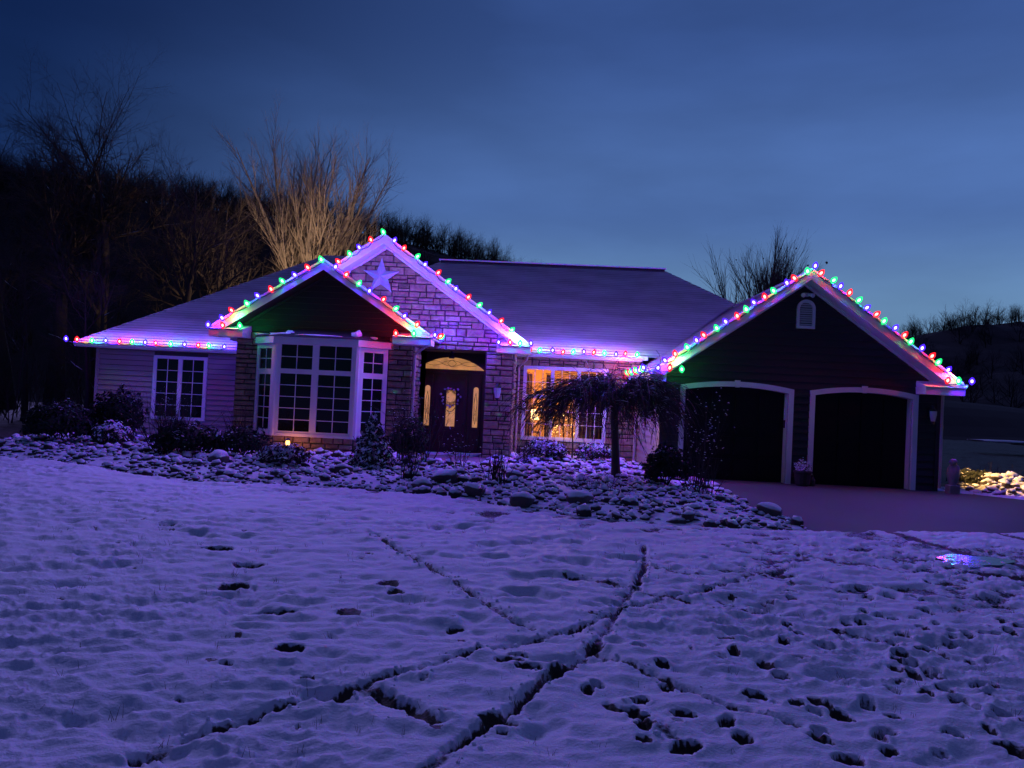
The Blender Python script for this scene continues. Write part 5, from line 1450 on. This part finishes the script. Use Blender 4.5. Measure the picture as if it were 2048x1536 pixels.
# brush at the edge of the wood on the left
br = [MB()]
PBR = [dict(kids=6, ang=38, seg=3, wob=.15, lr=.6, sides=3, rr=.6), dict(kids=4, ang=40, seg=2, wob=.2, lr=.6, sides=3, rr=.6), dict(kids=0, seg=2, wob=.2, sides=3)]
for k in range(420):
    x = random.uniform(-34, -13); y = random.uniform(30, 42)
    if x > -16 and y < 39: continue
    grow(br, Vector((x, y, -.1)), rnd_dir(Vector((0,0,1)), random.uniform(0,.5)), random.uniform(1.2, 3.8), random.uniform(.012,.035), 0, PBR)
kind(tag(br[0].build("brush", M['bark_dark']), "tangled bare brush at the foot of the trees on the left", "brush"), "stuff")

# ------------------------------------------------------------------ wooded hills
def hill(name, xs, prof, y0, y1, y2, amp):
    """ground rising from y0 to the crest at y1, prof(x) the crest height"""
    m = MB(); ys = np.concatenate([np.linspace(y0, y1, 18), np.linspace(y1, y2, 6)[1:]])
    H = lambda x, y: prof(x)*(sstep(y0, y1, np.array(y)) if y <= y1 else 1-.5*((y-y1)/(y2-y1))**2)+amp*float(vnoise(np.array([x*.06]), np.array([y*.06]))[0])*min(1, (y-y0)/15)
    g = [[(x, y, float(H(x, y))-.15) for x in xs] for y in ys]
    for j in range(len(ys)-1):
        for i in range(len(xs)-1): m.quad(g[j][i], g[j][i+1], g[j+1][i+1], g[j+1][i])
    kind(m.build(name, M['hill'], smooth=True), "structure")
    return H
def interp(P):
    xs, zs = zip(*P); return lambda x: float(np.interp(x, xs, zs))
# left hill: crest follows the skyline from the left edge down behind the main roof
LH = hill("left_hill", np.linspace(-150, 75, 76), interp([(-150,28.5),(-95,28),(-73,27.2),(-59,25.8),(-46,25.2),(-29,24.0),(-20.8,23.6),(-12,21.6),(-5.2,19.6),(-1.9,18),(6,14),(18,7),(75,2)]), 52, 104, 160, 1.5)
RH = hill("right_hill", np.linspace(20, 330, 60), interp([(20,4),(70,16.5),(96,23.5),(129,29.5),(180,34),(240,34),(330,30)]), 80, 205, 300, 2.5)
PW = [dict(kids=15, ang=40, dev=14, seg=4, wob=.06, up=.03, lr=.50, rr=.5, sides=4, tip=.12, **{'from': .12}),
      dict(kids=9, ang=40, dev=12, seg=3, wob=.14, up=.08, lr=.7, rr=.75, sides=3, tip=.5),
      dict(kids=0, seg=2, wob=.15, up=.05, sides=3)]
protos = []
for k in range(7):
    mm = [MB()]; grow(mm, Vector((0,0,-.6)), Vector((random.gauss(0,.05), random.gauss(0,.05), 1)).normalized(), 6.2, .15, 0, PW)
    for c in range(6):
        pass
    protos.append((np.array(mm[0].v), mm[0].f))
def wood(name, label, spots, mat):
    V, F, off = [], [], 0
    for (x, y, z, s_) in spots:
        v, f = protos[random.randrange(len(protos))]; a = random.uniform(0, 6.28)
        ca, sa = math.cos(a), math.sin(a)
        w = np.stack([(v[:,0]*ca-v[:,1]*sa)*s_, (v[:,0]*sa+v[:,1]*ca)*s_, v[:,2]*s_], 1)+[x, y, z]
        w[:,2] -= 1.1*s_; V.append(w); F += [tuple(i+off for i in q) for q in f]; off += len(v)
    me = bpy.data.meshes.new(name); me.from_pydata(np.vstack(V).tolist(), [], F); me.materials.append(mat)
    o = bpy.data.objects.new(name, me); COL.objects.link(o); tag(o, label, "woods"); kind(o, "stuff")
sp_ = []
for k in range(800):
    x = random.uniform(-82, 14); y = random.uniform(60, 106) if random.random() < .45 else random.uniform(95, 107)
    sp_.append((x, y, LH(x, y), random.uniform(.35, .85)*(1 if x < -25 else .85)))
wood("left_woods", "leafless wood covering the dark hill behind the house", sp_, M['woods'])
sp_ = []
for k in range(760):
    x = random.uniform(45, 205); y = random.uniform(192, 215) if random.random() < .45 else random.uniform(110, 192)
    sp_.append((x, y, RH(x, y), random.uniform(.45, 1.0)))
wood("right_woods", "leafless trees along the crest of the dark hill on the right", sp_, M['woods'])
# snow streak on the bank beyond the garage
bk = MB()
for (x, y, z, a, b_) in [(27.5,46,.75,2.2,.5), (30.5,46.5,.62,2.6,.35), (34,47,.5,3.5,.3)]:
    bk.add((lumpy(IV1, .15, int(x), .25, 1.4)*[a, b_*2, .45]+[x, y, z]).tolist(), [tuple(f) for f in IF1])
kind(bk.build("snow_bank", M['snow'], smooth=True), "structure")

# ------------------------------------------------------------------ grass poking through the snow
gm_ = MB()
for k in range(330):
    y = random.uniform(4, 13); x = random.uniform(-.68*y, .68*y)
    for c in range(random.randint(2, 6)):
        p = Vector((x+random.gauss(0,.02), y+random.gauss(0,.02), .02)); d = Vector((random.gauss(0,.3), random.gauss(0,.3), 1)).normalized()
        gm_.tube([p, p+d*random.uniform(.03,.09)], [.0020,.0008], 3, cap=False)
kind(gm_.build("grass_blades", M['grass_dry']), "stuff")
